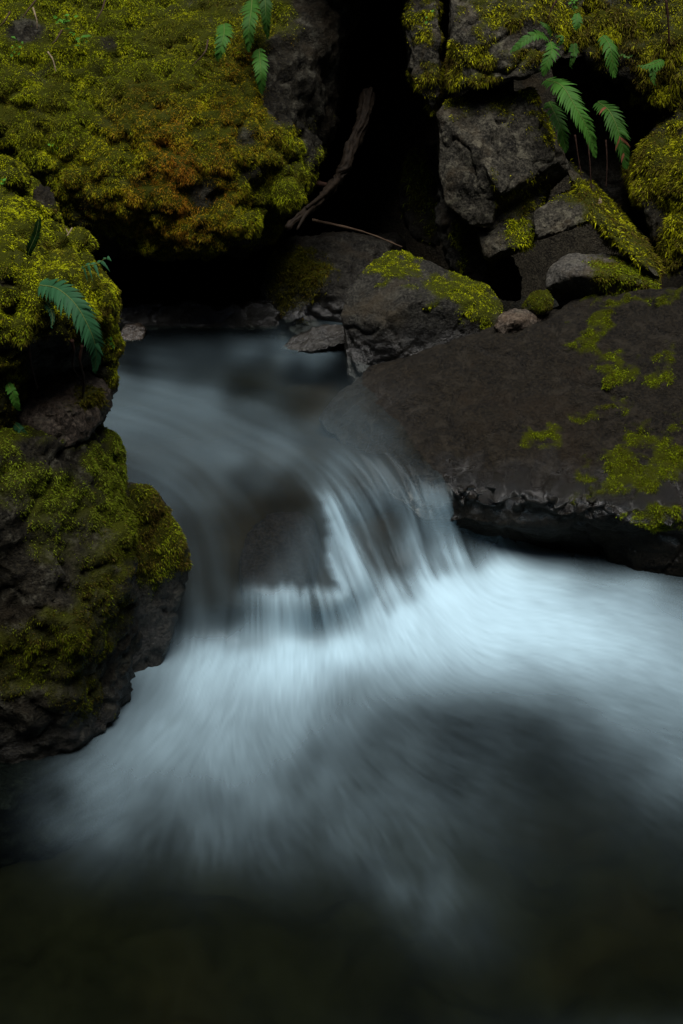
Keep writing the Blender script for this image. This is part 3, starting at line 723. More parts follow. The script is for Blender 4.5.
foam = np.array([(120, 322, .02), (160, 330, .03), (200, 343, .10), (250, 345, .18), (290, 352, .20), (308, 355, .24), (328, 354, .20), (300, 366, .05), (340, 362, .02), (200, 330, .01), (250, 332, .01), (300, 332, .01), (200, 362, .09), (260, 368, .08), (330, 375, .04), (160, 355, .10), (300, 380, .07), (130, 360, .05), (380, 400, .05), (420, 440, .0),  # points along the flat rock also stand in for its waterline glint
                 (120, 388, .20), (120, 420, .26), (160, 400, .23), (200, 405, .23), (250, 410, .17), (250, 385, .04), (310, 400, .05), (320, 430, .15), (350, 415, .12), (340, 400, .09), (370, 440, .12), (395, 452, .09), (430, 475, .05), (410, 462, .05), (455, 490, .10),
                 (130, 455, .2), (180, 450, .2), (230, 445, .22), (280, 450, .22), (340, 475, .26), (310, 470, .16), (370, 500, .28), (400, 470, .12),
                 (150, 490, .20), (200, 490, .15), (250, 485, .10), (290, 490, .07), (200, 530, .09), (240, 530, .06), (200, 570, .10), (240, 570, .06), (180, 600, .18), (190, 620, .22), (230, 615, .16), (215, 590, .12), (245, 645, .42), (180, 645, .42),
                 (335, 515, .55), (345, 550, .55), (360, 585, .55), (380, 540, .20), (395, 520, .14), (410, 560, .20), (402, 500, .15), (388, 560, .24), (400, 590, .6), (385, 600, .55), (380, 480, .2), (420, 500, .34), (430, 530, .38), (445, 510, .34), (460, 540, .3), (468, 515, .2), (435, 560, .55), (466, 558, .45),
                 (262, 600, .42), (290, 600, .48), (310, 605, .46), (345, 608, .58), (330, 618, .56), (352, 618, .62), (340, 600, .56), (372, 634, .7), (365, 620, .62), (358, 600, .55), (375, 628, .6), (255, 630, .48), (310, 632, .48),
                 (150, 660, .58), (200, 665, .72), (250, 665, .78), (300, 660, .82), (350, 655, .86), (400, 620, .86), (450, 590, .90), (500, 585, .88), (540, 590, .83), (600, 596, .72), (650, 606, .6), (690, 614, .5), (690, 660, .58), (620, 640, .78), (560, 640, .86), (500, 640, .88), (460, 650, .82), (400, 660, .78), (350, 680, .68), (540, 565, .5), (600, 575, .3), (680, 590, .15),
                 (130, 700, .55), (110, 750, .55), (80, 800, .45), (170, 720, .62), (220, 740, .62), (270, 740, .52), (210, 800, .5), (260, 800, .44), (310, 780, .36), (330, 740, .36), (360, 710, .38), (420, 690, .42), (400, 720, .2), (450, 715, .16), (500, 725, .15), (560, 720, .19), (540, 755, .11), (480, 760, .17), (620, 700, .46), (660, 740, .42), (690, 780, .34), (620, 770, .18), (600, 800, .1), (430, 770, .2), (400, 800, .22), (480, 800, .2), (540, 800, .12), (540, 680, .5), (480, 685, .45),
                 (380, 850, .26), (340, 830, .32), (420, 890, .22), (450, 920, .18), (480, 950, .10), (490, 870, .1), (560, 840, .09), (620, 860, .06), (680, 860, .10), (640, 830, .16),
                 (50, 830, .2), (20, 860, .03), (45, 790, .2), (0, 790, .02), (0, 830, .02), (15, 775, .02), (50, 770, .12), (130, 840, .28), (200, 850, .26), (270, 850, .26), (150, 880, .08), (220, 890, .06), (300, 890, .10), (350, 910, .08), (370, 950, .04), (250, 930, .01), (100, 920, 0), (0, 960, 0), (300, 1000, 0), (500, 1000, .015), (420, 1000, .02), (560, 940, .03), (600, 980, .01), (680, 1000, 0), (680, 920, .03), (160, 1000, 0), (80, 1020, 0), (220, 980, 0), (400, 1030, 0), (600, 1030, 0), (-50, 1000, 0), (-50, 900, 0), (740, 950, 0), (740, 1030, 0), (150, 930, .005), (740, 850, .05), (740, 640, .5), (300, 950, .01)])
foam[:, 2] *= np.where((foam[:, 0] < 390) & (foam[:, 1] > 675), 0.80, 1.0)
num = 0; den = 0
for k in range(len(foam)):
    wk = 1 / ((LX - foam[k, 0]) ** 2 + (LY - foam[k, 1]) ** 2 + 12 ** 2) ** 2.6
    num = num + wk * foam[k, 2]; den = den + wk
DN = num / den
DN = blur(blur(DN, 3), 3)
yb = np.interp(LX, [100, 160, 250, 310, 380, 402, 430, 470, 520, 800], [652, 648, 645, 642, 630, 610, 586, 565, 556, 552])
mid = blur(blur(DN, 8), 8)
w2 = sstep(-6, 16, LY - yb)
DN = DN * (1 - w2) + mid * w2
soft = blur(blur(blur(DN, 9), 9), 9)
soft = lic(soft + 0.05 * blur(blur(rng.normal(size=LX.shape), 3), 3) * 5 * np.clip(soft, 0, .4), 40, 1.0, True)
yb = np.interp(LX, [100, 160, 250, 310, 380, 402, 430, 470, 520, 800], [652, 648, 645, 642, 630, 610, 586, 565, 556, 552])
wpool = sstep(8, 70, LY - yb)
DN = DN * (1 - wpool) + soft * wpool
DN = np.clip(DN, 0, 1) ** (1.62 + 0.35 * wpool)
# the lip rock and the ledge under it stay dark: water parts there along its edge
xr = np.interp(LY, [485, 492, 505, 520, 535, 548, 560, 575, 588, 594], [296, 312, 324, 330, 331, 328, 327, 332, 342, 348])
_q = np.stack([LX.ravel() / 9.0, np.zeros(LX.size), np.zeros(LX.size)], 1)
wob = (5 * fbm(_q, 1.0, 3, 1.7)).reshape(LX.shape)
wob2 = (5 * fbm(np.stack([LY.ravel() / 11.0, LX.ravel() / 40.0, np.zeros(LX.size)], 1), 1.0, 3, 2.7)).reshape(LX.shape)
lipd = sstep(6, -6, LX - xr + 0.7 * wob2) * sstep(599, 581, LY + 1.0 * wob) * sstep(480, 505, LY) * sstep(225, 270, LX)
DN = DN * (1 - 0.85 * lipd)
yl = np.interp(LX, [405, 420, 437, 452, 470, 482], [440, 458, 467, 481, 498, 506])
DN = DN * (1 - 0.8 * sstep(412, 424, LX) * sstep(4, -4, LY - yl + 0.8 * wob))
fall = np.exp(-(((LX - 400) / 75) ** 4 + ((LY - 525) / 55) ** 4)) + np.exp(-(((LX - 310) / 62) ** 4 + ((LY - 610) / 22) ** 4))
fall = np.clip(fall, 0, 1) * (1 - 0.45 * sstep(570, 595, LY) * sstep(390, 370, LX))
up = sstep(480, 440, LY)
pool = sstep(-14, 14, LY - yb)
st_h = lic(rng.normal(size=LX.shape), 8)
st_s = lic(blur(rng.normal(size=LX.shape), 1), 12)
mist = blur(blur(rng.normal(size=LX.shape), 9), 9); mist = mist / mist.std()
mod = 1 + (0.12 * st_f + 0.20 * st_m + 0.30 * st_c) * (0.40 + 0.80 * fall - 0.14 * up) * (1 - pool) + pool * (0.045 * st_h + 0.012 * st_s + 0.012 * st_c + 0.05 * mist)
sat = sstep(0.5, 0.9, DN)
mod = mod * (1 - sat) + (1 + 0.25 * (mod - 1)) * sat
DN = DN + (0.0022 * st_s + 0.0012 * st_h + 0.006 * mist) * sstep(660, 720, LY) * sstep(0.004, 0.05, DN)
DN = np.clip(DN, 0, 1) * sstep(-60, -10, LX) * sstep(744, 700, LX - 46 * sstep(900, 740, LY))
FD = np.clip(DN * np.clip(mod, 0.4, 1.9), 0, 1)
ffoam = bil(FD, (gx + 60) / 1.5, (gy - 296) / 1.5)
fst = bil(st_m * 0.6 + st_c * 0.6 + 0.25 * st_f, (gx + 60) / 1.5, (gy - 296) / 1.5)
ffall = bil(fall, (gx + 60) / 1.5, (gy - 296) / 1.5)
# strands stand a few millimetres proud where the water falls
ny, nx = GX.shape
idx = np.arange(ny * nx).reshape(ny, nx)
FW = np.stack([idx[:-1, :-1].ravel(), idx[1:, :-1].ravel(), idx[1:, 1:].ravel(), idx[:-1, 1:].ravel()], 1)
NW = normals(PW, FW)
PW = PW + NW * ((fst * (0.0012 + 0.0035 * ffall)) * (1 - 0.9 * flat) * sstep(1.0, 0.3, ffoam * (1 - ffall)))[:, None]


def water_mat():
    m, nt = new_mat('silky_stream_water')
    b = NB(nt)
    f = b.attr('foam')
    tr = b.n('ShaderNodeBsdfTransparent'); tr.inputs['Color'].default_value = (0.38, 0.46, 0.40, 1)
    b.l(b.mix(b.attr('shallow'), (0.38, 0.46, 0.40), (0.88, 0.90, 0.88)), tr.inputs['Color'])
    gl = b.n('ShaderNodeBsdfGlossy'); gl.inputs['Roughness'].default_value = 0.24; gl.inputs['Color'].default_value = (0.75, 0.9, 1, 1)
    fr = b.n('ShaderNodeFresnel'); fr.inputs['IOR'].default_value = 1.33
    mx = b.n('ShaderNodeMixShader')
    b.l(b.math('MULTIPLY', fr.outputs[0], 0.13), mx.inputs[0]); b.l(tr.outputs[0], mx.inputs[1]); b.l(gl.outputs[0], mx.inputs[2])
    df = b.n('ShaderNodeBsdfDiffuse'); df.inputs['Color'].default_value = (0.54, 0.765, 0.89, 1)
    tl = b.n('ShaderNodeBsdfTranslucent'); tl.inputs['Color'].default_value = (0.50, 0.71, 0.82, 1)
    mf = b.n('ShaderNodeMixShader'); mf.inputs[0].default_value = 0.22
    b.l(df.outputs[0], mf.inputs[1]); b.l(tl.outputs[0], mf.inputs[2])
    m2 = b.n('ShaderNodeMixShader')
    b.l(f, m2.inputs[0]); b.l(mx.outputs[0], m2.inputs[1]); b.l(mf.outputs[0], m2.inputs[2])
    o = b.n('ShaderNodeOutputMaterial'); b.l(m2.outputs[0], o.inputs['Surface'])
    return m


me = mesh_from('water', PW, FW, water_mat())
set_attr(me, 'foam', ffoam)
set_attr(me, 'shallow', sstep(660, 610, gy) * (0.25 + 0.40 * sstep(375, 430, gy) + 0.3 * sstep(300, 380, gx)) + sstep(260, 330, gx) * 0.55 * sstep(430, 375, gy))
wo = link('water', me)
tag(wo, kind='structure')

# ------------------------------------------------------------------ bed under the water
sk = (slice(None, None, 3), slice(None, None, 3))
bx = GX[sk]; by = GY[sk]
PB = PW.reshape(ny, nx, 3)[sk].copy()
NBd = NW.reshape(ny, nx, 3)[sk]
dep = 0.045 + 0.10 * sstep(440, 390, by) + 0.05 * sstep(595, 625, by) + 0.30 * sstep(600, 700, by) * (1 - 0.0 * bx)
dep = dep + 0.07 * np.exp(-((bx - 295) / 40.0) ** 2 - ((by - 548) / 42.0) ** 2)
dep = dep + 0.10 * sstep(340, 370, bx) * sstep(640, 600, by) * sstep(470, 500, by)
PB = PB - NBd * dep[..., None]
q = PB.reshape(-1, 3)
cob = fbm(q * np.array([1, 1, 0.3]), 5, 3, 3.3) * 0.04 + fbm(q, 2.2, 3, 1.1) * 0.08
q[:, 2] += (cob * np.clip(dep.ravel() * 4, 0.1, 1)) - 0.02
by_, bx_ = bx.shape
idx = np.arange(by_ * bx_).reshape(by_, bx_)
FB = np.stack([idx[:-1, :-1].ravel(), idx[1:, :-1].ravel(), idx[1:, 1:].ravel(), idx[:-1, 1:].ravel()], 1)
bed, nt_ = new_mat('stream_bed_stones_and_silt')
b_n = NB(nt_)
tc_ = b_n.n('ShaderNodeTexCoord')
n_a = b_n.noise(tc_.outputs['Object'], 4.5, 6, 0.65); n_b = b_n.noise(tc_.outputs['Object'], 1.8, 3, 0.5)
rk = b_n.ramp(n_a, [(0.3, (0.0045, 0.0037, 0.0024)), (0.7, (0.0150, 0.0115, 0.0065))])
sl = b_n.ramp(n_a, [(0.3, (0.011, 0.009, 0.0055)), (0.7, (0.028, 0.023, 0.012))])
sl = b_n.mix(b_n.ramp(n_b, [(0.5, 0.0), (0.68, 0.5)]), sl, (0.050, 0.032, 0.013))
p_ = b_n.n('ShaderNodeBsdfPrincipled'); p_.inputs['Roughness'].default_value = 0.9; p_.inputs['Specular IOR Level'].default_value = 0.08
b_n.l(b_n.mix(b_n.attr('silt'), rk, sl), p_.inputs['Base Color'])
o_ = b_n.n('ShaderNodeOutputMaterial'); b_n.l(p_.outputs[0], o_.inputs['Surface'])
me = mesh_from('stream_bed', q, FB, bed)
set_attr(me, 'silt', sstep(640, 760, by.ravel()))
tag(link('stream_bed', me), kind='structure')

# ------------------------------------------------------------------ ground: the gorge the stream runs in, unseen banks raised to block low sky
u = np.concatenate([np.linspace(-40, -5, 20), np.linspace(-4.8, 4.8, 121), np.linspace(5, 40, 20)])
v = np.concatenate([np.linspace(-40, -4, 18), np.linspace(-3.8, 9, 150), np.linspace(9.3, 45, 20)])
U, Vv = np.meshgrid(u, v)
g3 = np.stack([U.ravel(), Vv.ravel(), np.zeros(U.size)], 1)
n1 = fbm(g3, 0.9, 4, 2.0); n2 = fbm(g3, 3.0, 4, 6.0)
x, y = g3[:, 0], g3[:, 1]
side = sstep(1.35, 3.4, np.abs(x) + 0.35 * n1) * 7.5
back = sstep(6.5, 7.8, y + 0.3 * n1) * 5.5
front = sstep(-0.6, -2.8, y + 0.3 * n1) * 7.5
base = -0.75 + 0.55 * sstep(3.9, 5.2, y)
z = base + np.maximum(np.maximum(side, back), front) + 0.12 * n2 * sstep(-.75, 0.3, base + side + back)
z = z + 0.04 * np.maximum(0, np.hypot(x, y) - 8)
g3[:, 2] = z
a, b_ = U.shape
idx = np.arange(a * b_).reshape(a, b_)
FG = np.stack([idx[:-1, :-1].ravel(), idx[:-1, 1:].ravel(), idx[1:, 1:].ravel(), idx[1:, :-1].ravel()], 1)
gm = rock_mat('gorge_ground', (0.010, 0.009, 0.007), (0.028, 0.024, 0.016), lich_amt=0.1, rough=0.85, seed=8)
me = mesh_from('ground', g3, FG, gm)
NG = normals(g3, FG)
set_attr(me, 'moss', 0.7 * sstep(0.3, 0.8, NG[:, 2] + 0.4 * n2) * sstep(1.0, 2.0, z)); set_attr(me, 'wet', np.zeros(len(g3)))
tag(link('ground', me), kind='structure')


# ------------------------------------------------------------------ plants
def spline(pp, n):
    pp = np.asarray(pp, float)
    k = len(pp)
    e = np.vstack([2 * pp[0] - pp[1], pp, 2 * pp[-1] - pp[-2]])
    out = []
    for t in np.linspace(0, k - 1, n):
        i = min(int(t), k - 2); f = t - i
        a, b, c, d = e[i], e[i + 1], e[i + 2], e[i + 3]
        out.append(0.5 * (2 * b + (c - a) * f + (2 * a - 5 * b + 4 * c - d) * f * f + (3 * b - a - 3 * c + d) * f ** 3))
    return np.array(out)


def tube(path, r0, r1, seg=7, wob=0.0, seed=0, ridge=0.0):
    path = np.asarray(path); n = len(path)
    T = np.gradient(path, axis=0); T /= np.linalg.norm(T, axis=1)[:, None] + 1e-12
    ref = np.array([0.3, 0.2, 0.93]); V = []
    for i in range(n):
        s = np.cross(T[i], ref); s /= np.linalg.norm(s) + 1e-9
        w = np.cross(T[i], s)
        r = r0 + (r1 - r0) * i / (n - 1)
        th = 2 * math.pi * np.arange(seg) / seg
        rr = np.full(seg, r)
        if ridge: rr = r * (1 + ridge * fbm(np.stack([np.cos(th) * 2.2, np.sin(th) * 2.2, np.full(seg, i * 0.07)], 1), 1.0, 3, seed))
        V += list(path[i] + (s * np.cos(th)[:, None] + w * np.sin(th)[:, None]) * rr[:, None])
    V = np.array(V)
    F = []
    for i in range(n - 1):
        for k in range(seg):
            k2 = (k + 1) % seg
            F.append((i * seg + k, i * seg + k2, (i + 1) * seg + k2, (i + 1) * seg + k))
    c0 = len(V); V = np.vstack([V, path[:1], path[-1:]])
    for k in range(seg):
        k2 = (k + 1) % seg
        F.append((c0, k2, k, c0)); F.append((c0 + 1, (n - 1) * seg + k, (n - 1) * seg + k2, c0 + 1))
    if wob:
        N = normals(V, np.array(F))
        V = V + N * (wob * fbm(V * np.array([1, 1, 0.6]), 45, 3, seed))[:, None]
    return V, [f if f[0] != f[3] else f[:3] for f in F]


def mesh_poly(name, V, F, mat):
    me = bpy.data.meshes.new(name)
    me.from_pydata([tuple(p) for p in V], [], [tuple(int(i) for i in f) for f in F])
    me.materials.append(mat)
    me.polygons.foreach_set('use_smooth', np.ones(len(F), bool))
    me.update()
    return me


def frond(root, loc, pp, W, n, col, col2=None, face=None, bare=0.06, tip=0.75, gap=0.82, droop=0.25, rx=(0.03, 0.06, 0.02), seed=0, cup=0.15):
    """one pinnate frond: leaflets mesh, with its stalk as a sub-part"""
    r = np.random.default_rng(seed)
    path = spline(pp, 60)
    seg = np.r_[0, np.cumsum(np.linalg.norm(np.diff(path, axis=0), axis=1))]
    Ltot = seg[-1]
    face = np.array([0, -0.75, 0.65]) if face is None else np.asarray(face, float)
    V, F, C = [], [], []
    ts = np.linspace(bare, 0.99, n)
    for i, t in enumerate(ts):
        s = t * Ltot
        p = np.array([np.interp(s, seg, path[:, k]) for k in range(3)])
        p2 = np.array([np.interp(min(Ltot, s + 0.02 * Ltot), seg, path[:, k]) for k in range(3)])
        p1 = np.array([np.interp(max(0, s - 0.02 * Ltot), seg, path[:, k]) for k in range(3)])
        T = p2 - p1; T /= np.linalg.norm(T)
        tt = (t - bare) / (1 - bare)
        w = W * min(1.0, 0.55 + 1.6 * tt) * (1 - tt) ** tip * (1.0 if tt < .9 else 1.0) + 0.0015
        S0 = np.cross(T, face); S0 /= np.linalg.norm(S0)
        Nf = np.cross(S0, T)
        hw = gap * Ltot * (1 - bare) / n * 0.55
        for sg in (-1, 1):
            ang = math.radians(64 - 22 * tt + r.normal() * 4)
            lw = w * (0.9 + 0.2 * r.random())
            D = S0 * sg * math.sin(ang) + T * math.cos(ang)
            D = D + Nf * (cup + 0.10 * r.normal()); D /= np.linalg.norm(D)
            B = np.cross(Nf, D); B /= np.linalg.norm(B)
            off = T * (0.25 * sg * Ltot / n)
            b0 = len(V)
            m = 7
            cc = col * (0.85 + 0.3 * r.random()) if col2 is None else (col if r.random() > 0.14 else col2) * (0.85 + 0.3 * r.random())
            for k in range(m + 1):
                f = k / m
                c = p + off + D * lw * f + T * (lw * 0.18 * f * f) - np.array([0, 0, 1]) * droop * lw * f * f + Nf * 0.0
                ww = hw * (1 - f ** 2.2) * (0.75 + 0.6 * min(1, f * 6) - 0.35 * f) * (1.12 if k % 2 else 0.88)
                if k == m: ww = hw * 0.04
                V += [c + B * ww - Nf * ww * 0.25, c + Nf * ww * 0.1, c - B * ww - Nf * ww * 0.25]
                C += [cc * 0.97, cc * 1.1, cc * 0.97]
                if k:
                    o = b0 + 3 * (k - 1)
                    F += [(o, o + 1, o + 4, o + 3), (o + 1, o + 2, o + 5, o + 4)]
    V = np.array(V) - loc
    me = mesh_poly('frond', V, F, M['fern'])
    set_col(me, np.array(C))
    fo = link('frond', me, (0, 0, 0), root)
    tv, tf = tube(path, max(0.0012, W * 0.03), 0.0005, 5)
    sm = mesh_poly('stalk', tv - loc, tf, M['fern'])
    set_col(sm, np.tile(np.array([0.10, 0.13, 0.035]), (len(tv), 1)))
    link('stalk', sm, (0, 0, 0), fo)
    return fo


def fern(label, base, name='fern', group=None, cat='fern'):
    e = bpy.data.objects.new(name, None); COL.objects.link(e)
    e.empty_display_size = 0.05
    loc = P(*base); e.location = loc
    tag(e, label, cat, group)
    return e, loc


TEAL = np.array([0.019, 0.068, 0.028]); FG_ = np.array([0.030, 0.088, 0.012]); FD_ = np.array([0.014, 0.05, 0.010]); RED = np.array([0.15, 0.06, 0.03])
# the big frond on the left boulder
e, loc = fern('large single blue green fern frond arching over the left mossy boulder', (43, 286, 2.70), 'sword_fern')
frond(e, loc, pts((40, 285, 2.70), (58, 289, 2.66), (76, 305, 2.63), (90, 330, 2.62), (96, 350, 2.63), (95, 372, 2.65)), 0.046, 34, TEAL, bare=0.0, tip=0.62, gap=1.15, seed=1)
frond(e, loc, pts((44, 300, 2.72), (50, 308, 2.68), (53, 318, 2.66), (52, 326, 2.65)), 0.014, 9, TEAL * 0.6, seed=2, bare=0.2)
e, loc = fern('dark upright fern leaf with thin stem on the left boulder', (28, 268, 2.78), 'young_fern')
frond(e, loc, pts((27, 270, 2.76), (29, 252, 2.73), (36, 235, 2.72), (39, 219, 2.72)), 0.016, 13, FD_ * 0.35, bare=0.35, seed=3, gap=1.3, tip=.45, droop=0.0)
e, loc = fern('small sprig of narrow blue green leaflets near the left boulder lip', (92, 275, 2.9), 'licorice_fern')
frond(e, loc, pts((78, 273, 2.86), (86, 266, 2.84), (96, 264, 2.83), (106, 258, 2.83)), 0.028, 6, TEAL * 1.05, bare=0.05, seed=4, gap=0.42, tip=.25, droop=0.9)
for (lab, nm, bs, c, wd) in [('tiny bright green leaf hanging beside the bare wedged stone', 'fern_leaf', [(8, 384, 2.72), (11, 390, 2.70), (15, 400, 2.70), (19, 409, 2.71)], FG_ * 1.3, 0.016),
                             ('tiny green leaf low on the bare wedged stone', 'fern_leaf', [(15, 424, 2.76), (19, 428, 2.74), (23, 433, 2.74), (27, 440, 2.75)], TEAL * 0.9, 0.014)]:
    e, loc = fern(lab, bs[0], nm)
    frond(e, loc, pts(*bs), wd, 9, c, bare=0.0, gap=1.3, tip=.5, seed=5)
# top left ferns
e, loc = fern('fern frond pointing down at upper left, farthest left of the four on the moss wall', (222, 24, 4.72), 'sword_fern', 'ferns on the mossy wall')
frond(e, loc, pts((224, 24, 4.70), (224, 34, 4.63), (221, 46, 4.60), (218, 59, 4.60)), 0.050, 15, FG_, bare=0.0, seed=11, gap=1.2, tip=.6)
e, loc = fern('fern clump of two drooping fronds at the top beside the bare wall rock', (256, -8, 4.9), 'sword_fern', 'ferns on the mossy wall')
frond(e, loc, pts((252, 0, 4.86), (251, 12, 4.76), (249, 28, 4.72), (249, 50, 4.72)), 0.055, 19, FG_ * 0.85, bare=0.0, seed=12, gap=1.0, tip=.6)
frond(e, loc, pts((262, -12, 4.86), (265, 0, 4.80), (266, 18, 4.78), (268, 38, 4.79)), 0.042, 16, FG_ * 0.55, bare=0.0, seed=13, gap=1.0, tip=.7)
e, loc = fern('small hanging fern frond lowest of those on the upper left moss wall', (259, 48, 4.86), 'sword_fern', 'ferns on the mossy wall')
frond(e, loc, pts((259, 49, 4.80), (260, 60, 4.74), (261, 74, 4.71), (262, 92, 4.72)), 0.044, 17, FG_, bare=0.0, seed=14, gap=1.1, tip=.55)
# right ferns
e, loc = fern('spreading small fern with three fronds on top of the right cliff boulder', (549, 36, 4.86), 'licorice_fern')
frond(e, loc, pts((549, 38, 4.82), (538, 34, 4.76), (525, 40, 4.74), (512, 51, 4.74)), 0.036, 14, FG_, bare=0.08, seed=21, gap=1.1, tip=.5)
frond(e, loc, pts((550, 40, 4.82), (552, 50, 4.76), (547, 62, 4.74), (544, 74, 4.74)), 0.040, 13, FG_ * 1.05, bare=0.1, seed=22, gap=1.1, tip=.5)
frond(e, loc, pts((552, 36, 4.82), (548, 28, 4.80), (543, 24, 4.80), (540, 22, 4.80)), 0.022, 8, FG_ * 0.8, bare=0.1, seed=23, gap=1.1)
frond(e, loc, pts((556, 36, 4.82), (560, 36, 4.78), (562, 40, 4.77), (559, 46, 4.77)), 0.020, 8, FG_ * 0.8, bare=0.1, seed=24, gap=1.1)
e, loc = fern('tiny heart shaped green sprout on the moss above the right ferns', (577, 28, 4.9), 'fern_leaf')
frond(e, loc, pts((577, 14, 4.86), (577, 19, 4.84), (577, 24, 4.83), (577, 29, 4.83)), 0.030, 6, FG_ * 0.95, bare=0.0, seed=25, gap=1.4, tip=.6)
e, loc = fern('small drooping fern tuft just left of the dark recess on the right cliff', (574, 44, 4.95), 'licorice_fern')
frond(e, loc, pts((574, 44, 4.90), (574, 52, 4.85), (573, 58, 4.84), (571, 66, 4.84)), 0.028, 8, FG_ * 0.7, bare=0.0, seed=26, gap=1.2)
e, loc = fern('narrow ragged fern frond hanging in front of the black recess', (606, 34, 4.95), 'licorice_fern')
frond(e, loc, pts((603, 36, 4.88), (609, 44, 4.82), (612, 58, 4.80), (615, 75, 4.80)), 0.046, 12, FG_, bare=0.0, seed=27, gap=0.75, tip=.5, droop=.5)
frond(e, loc, pts((618, 56, 4.84), (622, 55, 4.82), (627, 57, 4.81), (631, 56, 4.81)), 0.010, 5, FG_ * 0.9, bare=0.1, seed=28)
e, loc = fern('lone small fern at the far right edge of the ferns on the cliff', (660, 60, 4.9), 'licorice_fern')
frond(e, loc, pts((662, 60, 4.86), (653, 64, 4.82), (645, 66, 4.81), (639, 66, 4.81)), 0.034, 9, FG_, bare=0.0, seed=29, gap=0.9, droop=.6)
frond(e, loc, pts((654, 62, 4.86), (653, 70, 4.82), (653, 78, 4.81), (655, 84, 4.81)), 0.030, 8, FG_ * 0.85, bare=0.0, seed=30, gap=0.9)
e, loc = fern('longest bright fern pair hanging beside the angular grey cliff boulder', (550, 76, 4.95), 'sword_fern')
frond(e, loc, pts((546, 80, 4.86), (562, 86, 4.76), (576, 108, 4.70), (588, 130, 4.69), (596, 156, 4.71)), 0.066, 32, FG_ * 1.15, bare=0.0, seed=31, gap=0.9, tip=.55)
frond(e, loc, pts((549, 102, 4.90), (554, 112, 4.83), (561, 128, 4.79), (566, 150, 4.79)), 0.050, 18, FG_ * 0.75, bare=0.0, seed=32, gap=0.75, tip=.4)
e, loc = fern('fern frond with browned leaflets right of the longest bright fern pair', (600, 98, 4.95), 'sword_fern')
frond(e, loc, pts((598, 102, 4.88), (610, 112, 4.80), (620, 136, 4.76), (627, 167, 4.77)), 0.062, 24, FG_ * 0.75, RED, bare=0.0, seed=33, gap=0.85, tip=.5)

DEADC = np.array([0.016, 0.005, 0.003])


def sprout(px, py, Y, label, k, r, col, size=0.012):
    g = np.random.default_rng(k)
    loc = P(px, py, Y)
    V, F, C = [], [], []
    for i in range(r):
        c = g.normal(size=3) * np.array([1.2, 0.5, 1.1]) * size
        nrm = np.array([0, -0.6, 0.8]) + g.normal(size=3) * 0.35; nrm /= np.linalg.norm(nrm)
        a = np.cross(nrm, g.normal(size=3)); a /= np.linalg.norm(a); b = np.cross(nrm, a)
        L = size * (0.7 + 0.6 * g.random()); o = len(V)
        V += [c - a * L * .6, c - a * L * .1 + b * L * .42 + nrm * .1 * L, c + a * L * .65, c - a * L * .1 - b * L * .42 + nrm * .1 * L, c - nrm * .1 * L]
        F += [(o, o + 4, o + 1), (o + 1, o + 4, o + 2), (o + 2, o + 4, o + 3), (o + 3, o + 4, o)]
        C += [col * (0.8 + 0.4 * g.random())] * 5
        V += [c - np.array([.0006, 0, 0]), c + np.array([.0006, 0, 0]), np.array([.0006, 0.012, -size]), np.array([-.0006, 0.012, -size])]
        F += [(o + 5, o + 6, o + 7, o + 8)]
        C += [col * 0.7] * 4
    me = mesh_poly('sprout', np.array(V), F, M['fern']); set_col(me, np.array(C))
    tag(link('sprout', me, loc), label, 'sprout', 'tiny sprouts in the moss')


LEAF = np.array([0.055, 0.16, 0.016])
sprout(65, 20, 4.74, 'bright green leafy sprout in the top left moss beside the thin twigs', 1, 14, LEAF, 0.016)
sprout(80, 38, 4.70, 'pale green leafy sprout lower right of the brightest one in the top left moss', 2, 10, LEAF * 0.8, 0.014)
sprout(14, 44, 4.72, 'small green sprout in the moss at the top left edge of the photo', 3, 9, LEAF * 0.9, 0.014)
sprout(52, 150, 4.56, 'single tiny green leaf cluster on the shaded moss wall above the left boulder', 4, 3, LEAF, 0.010)
sprout(4, 182, 3.10, 'tiny bright green sprout on the moss lump at the left edge', 5, 7, LEAF, 0.008)
sprout(66, 530, 2.84, 'two small round green leaves on the lower left boulder', 6, 5, LEAF, 0.007)
sprout(112, 343, 2.94, 'little green leaves dangling from the right rim of the left boulder', 7, 9, LEAF * 0.7, 0.008)
sprout(433, 17, 4.92, 'round green leaf beside the crack on top of the right cliff boulder', 8, 3, LEAF, 0.012)
sprout(578, 3, 4.9, 'light green leaves at the top edge of the photo over the right ferns', 9, 8, LEAF * 0.9, 0.014)
lf = P(598, 203, 4.74)
fl_ = mesh_poly('fallen_leaf', np.array([(-.016, 0, -.012), (-.004, -.012, .004), (.004, -.006, .022), (.016, 0, .004), (.006, -.012, -.008), (0, -.018, .002)]), [(0, 4, 5), (0, 5, 1), (1, 5, 2), (2, 5, 3), (3, 5, 4)], M['twig'])
tag(link('fallen_leaf', fl_, lf), 'pale curled dead leaf at the foot of the browned fern', 'leaf')

# ------------------------------------------------------------------ wood, twigs, roots
def stick(name, label, cat, pp, r0, r1, mat, n=30, wob=0.0, group=None, parts=(), seg=8):
    path = spline(pts(*pp), n)
    V, F = tube(path, r0, r1, seg, wob, 3, 0.55 if seg > 10 else 0.0)
    loc = path[0].copy()
    o = link(name, mesh_poly(name, V - loc, F, mat), loc)
    tag(o, label, cat, group)
    for nm, q, a, b in parts:
        V, F = tube(spline(pts(*q), 14), a, b, 6, wob * 0.5, 5)
        link(nm, mesh_poly(nm, V - loc, F, mat), (0, 0, 0), o)
    return o


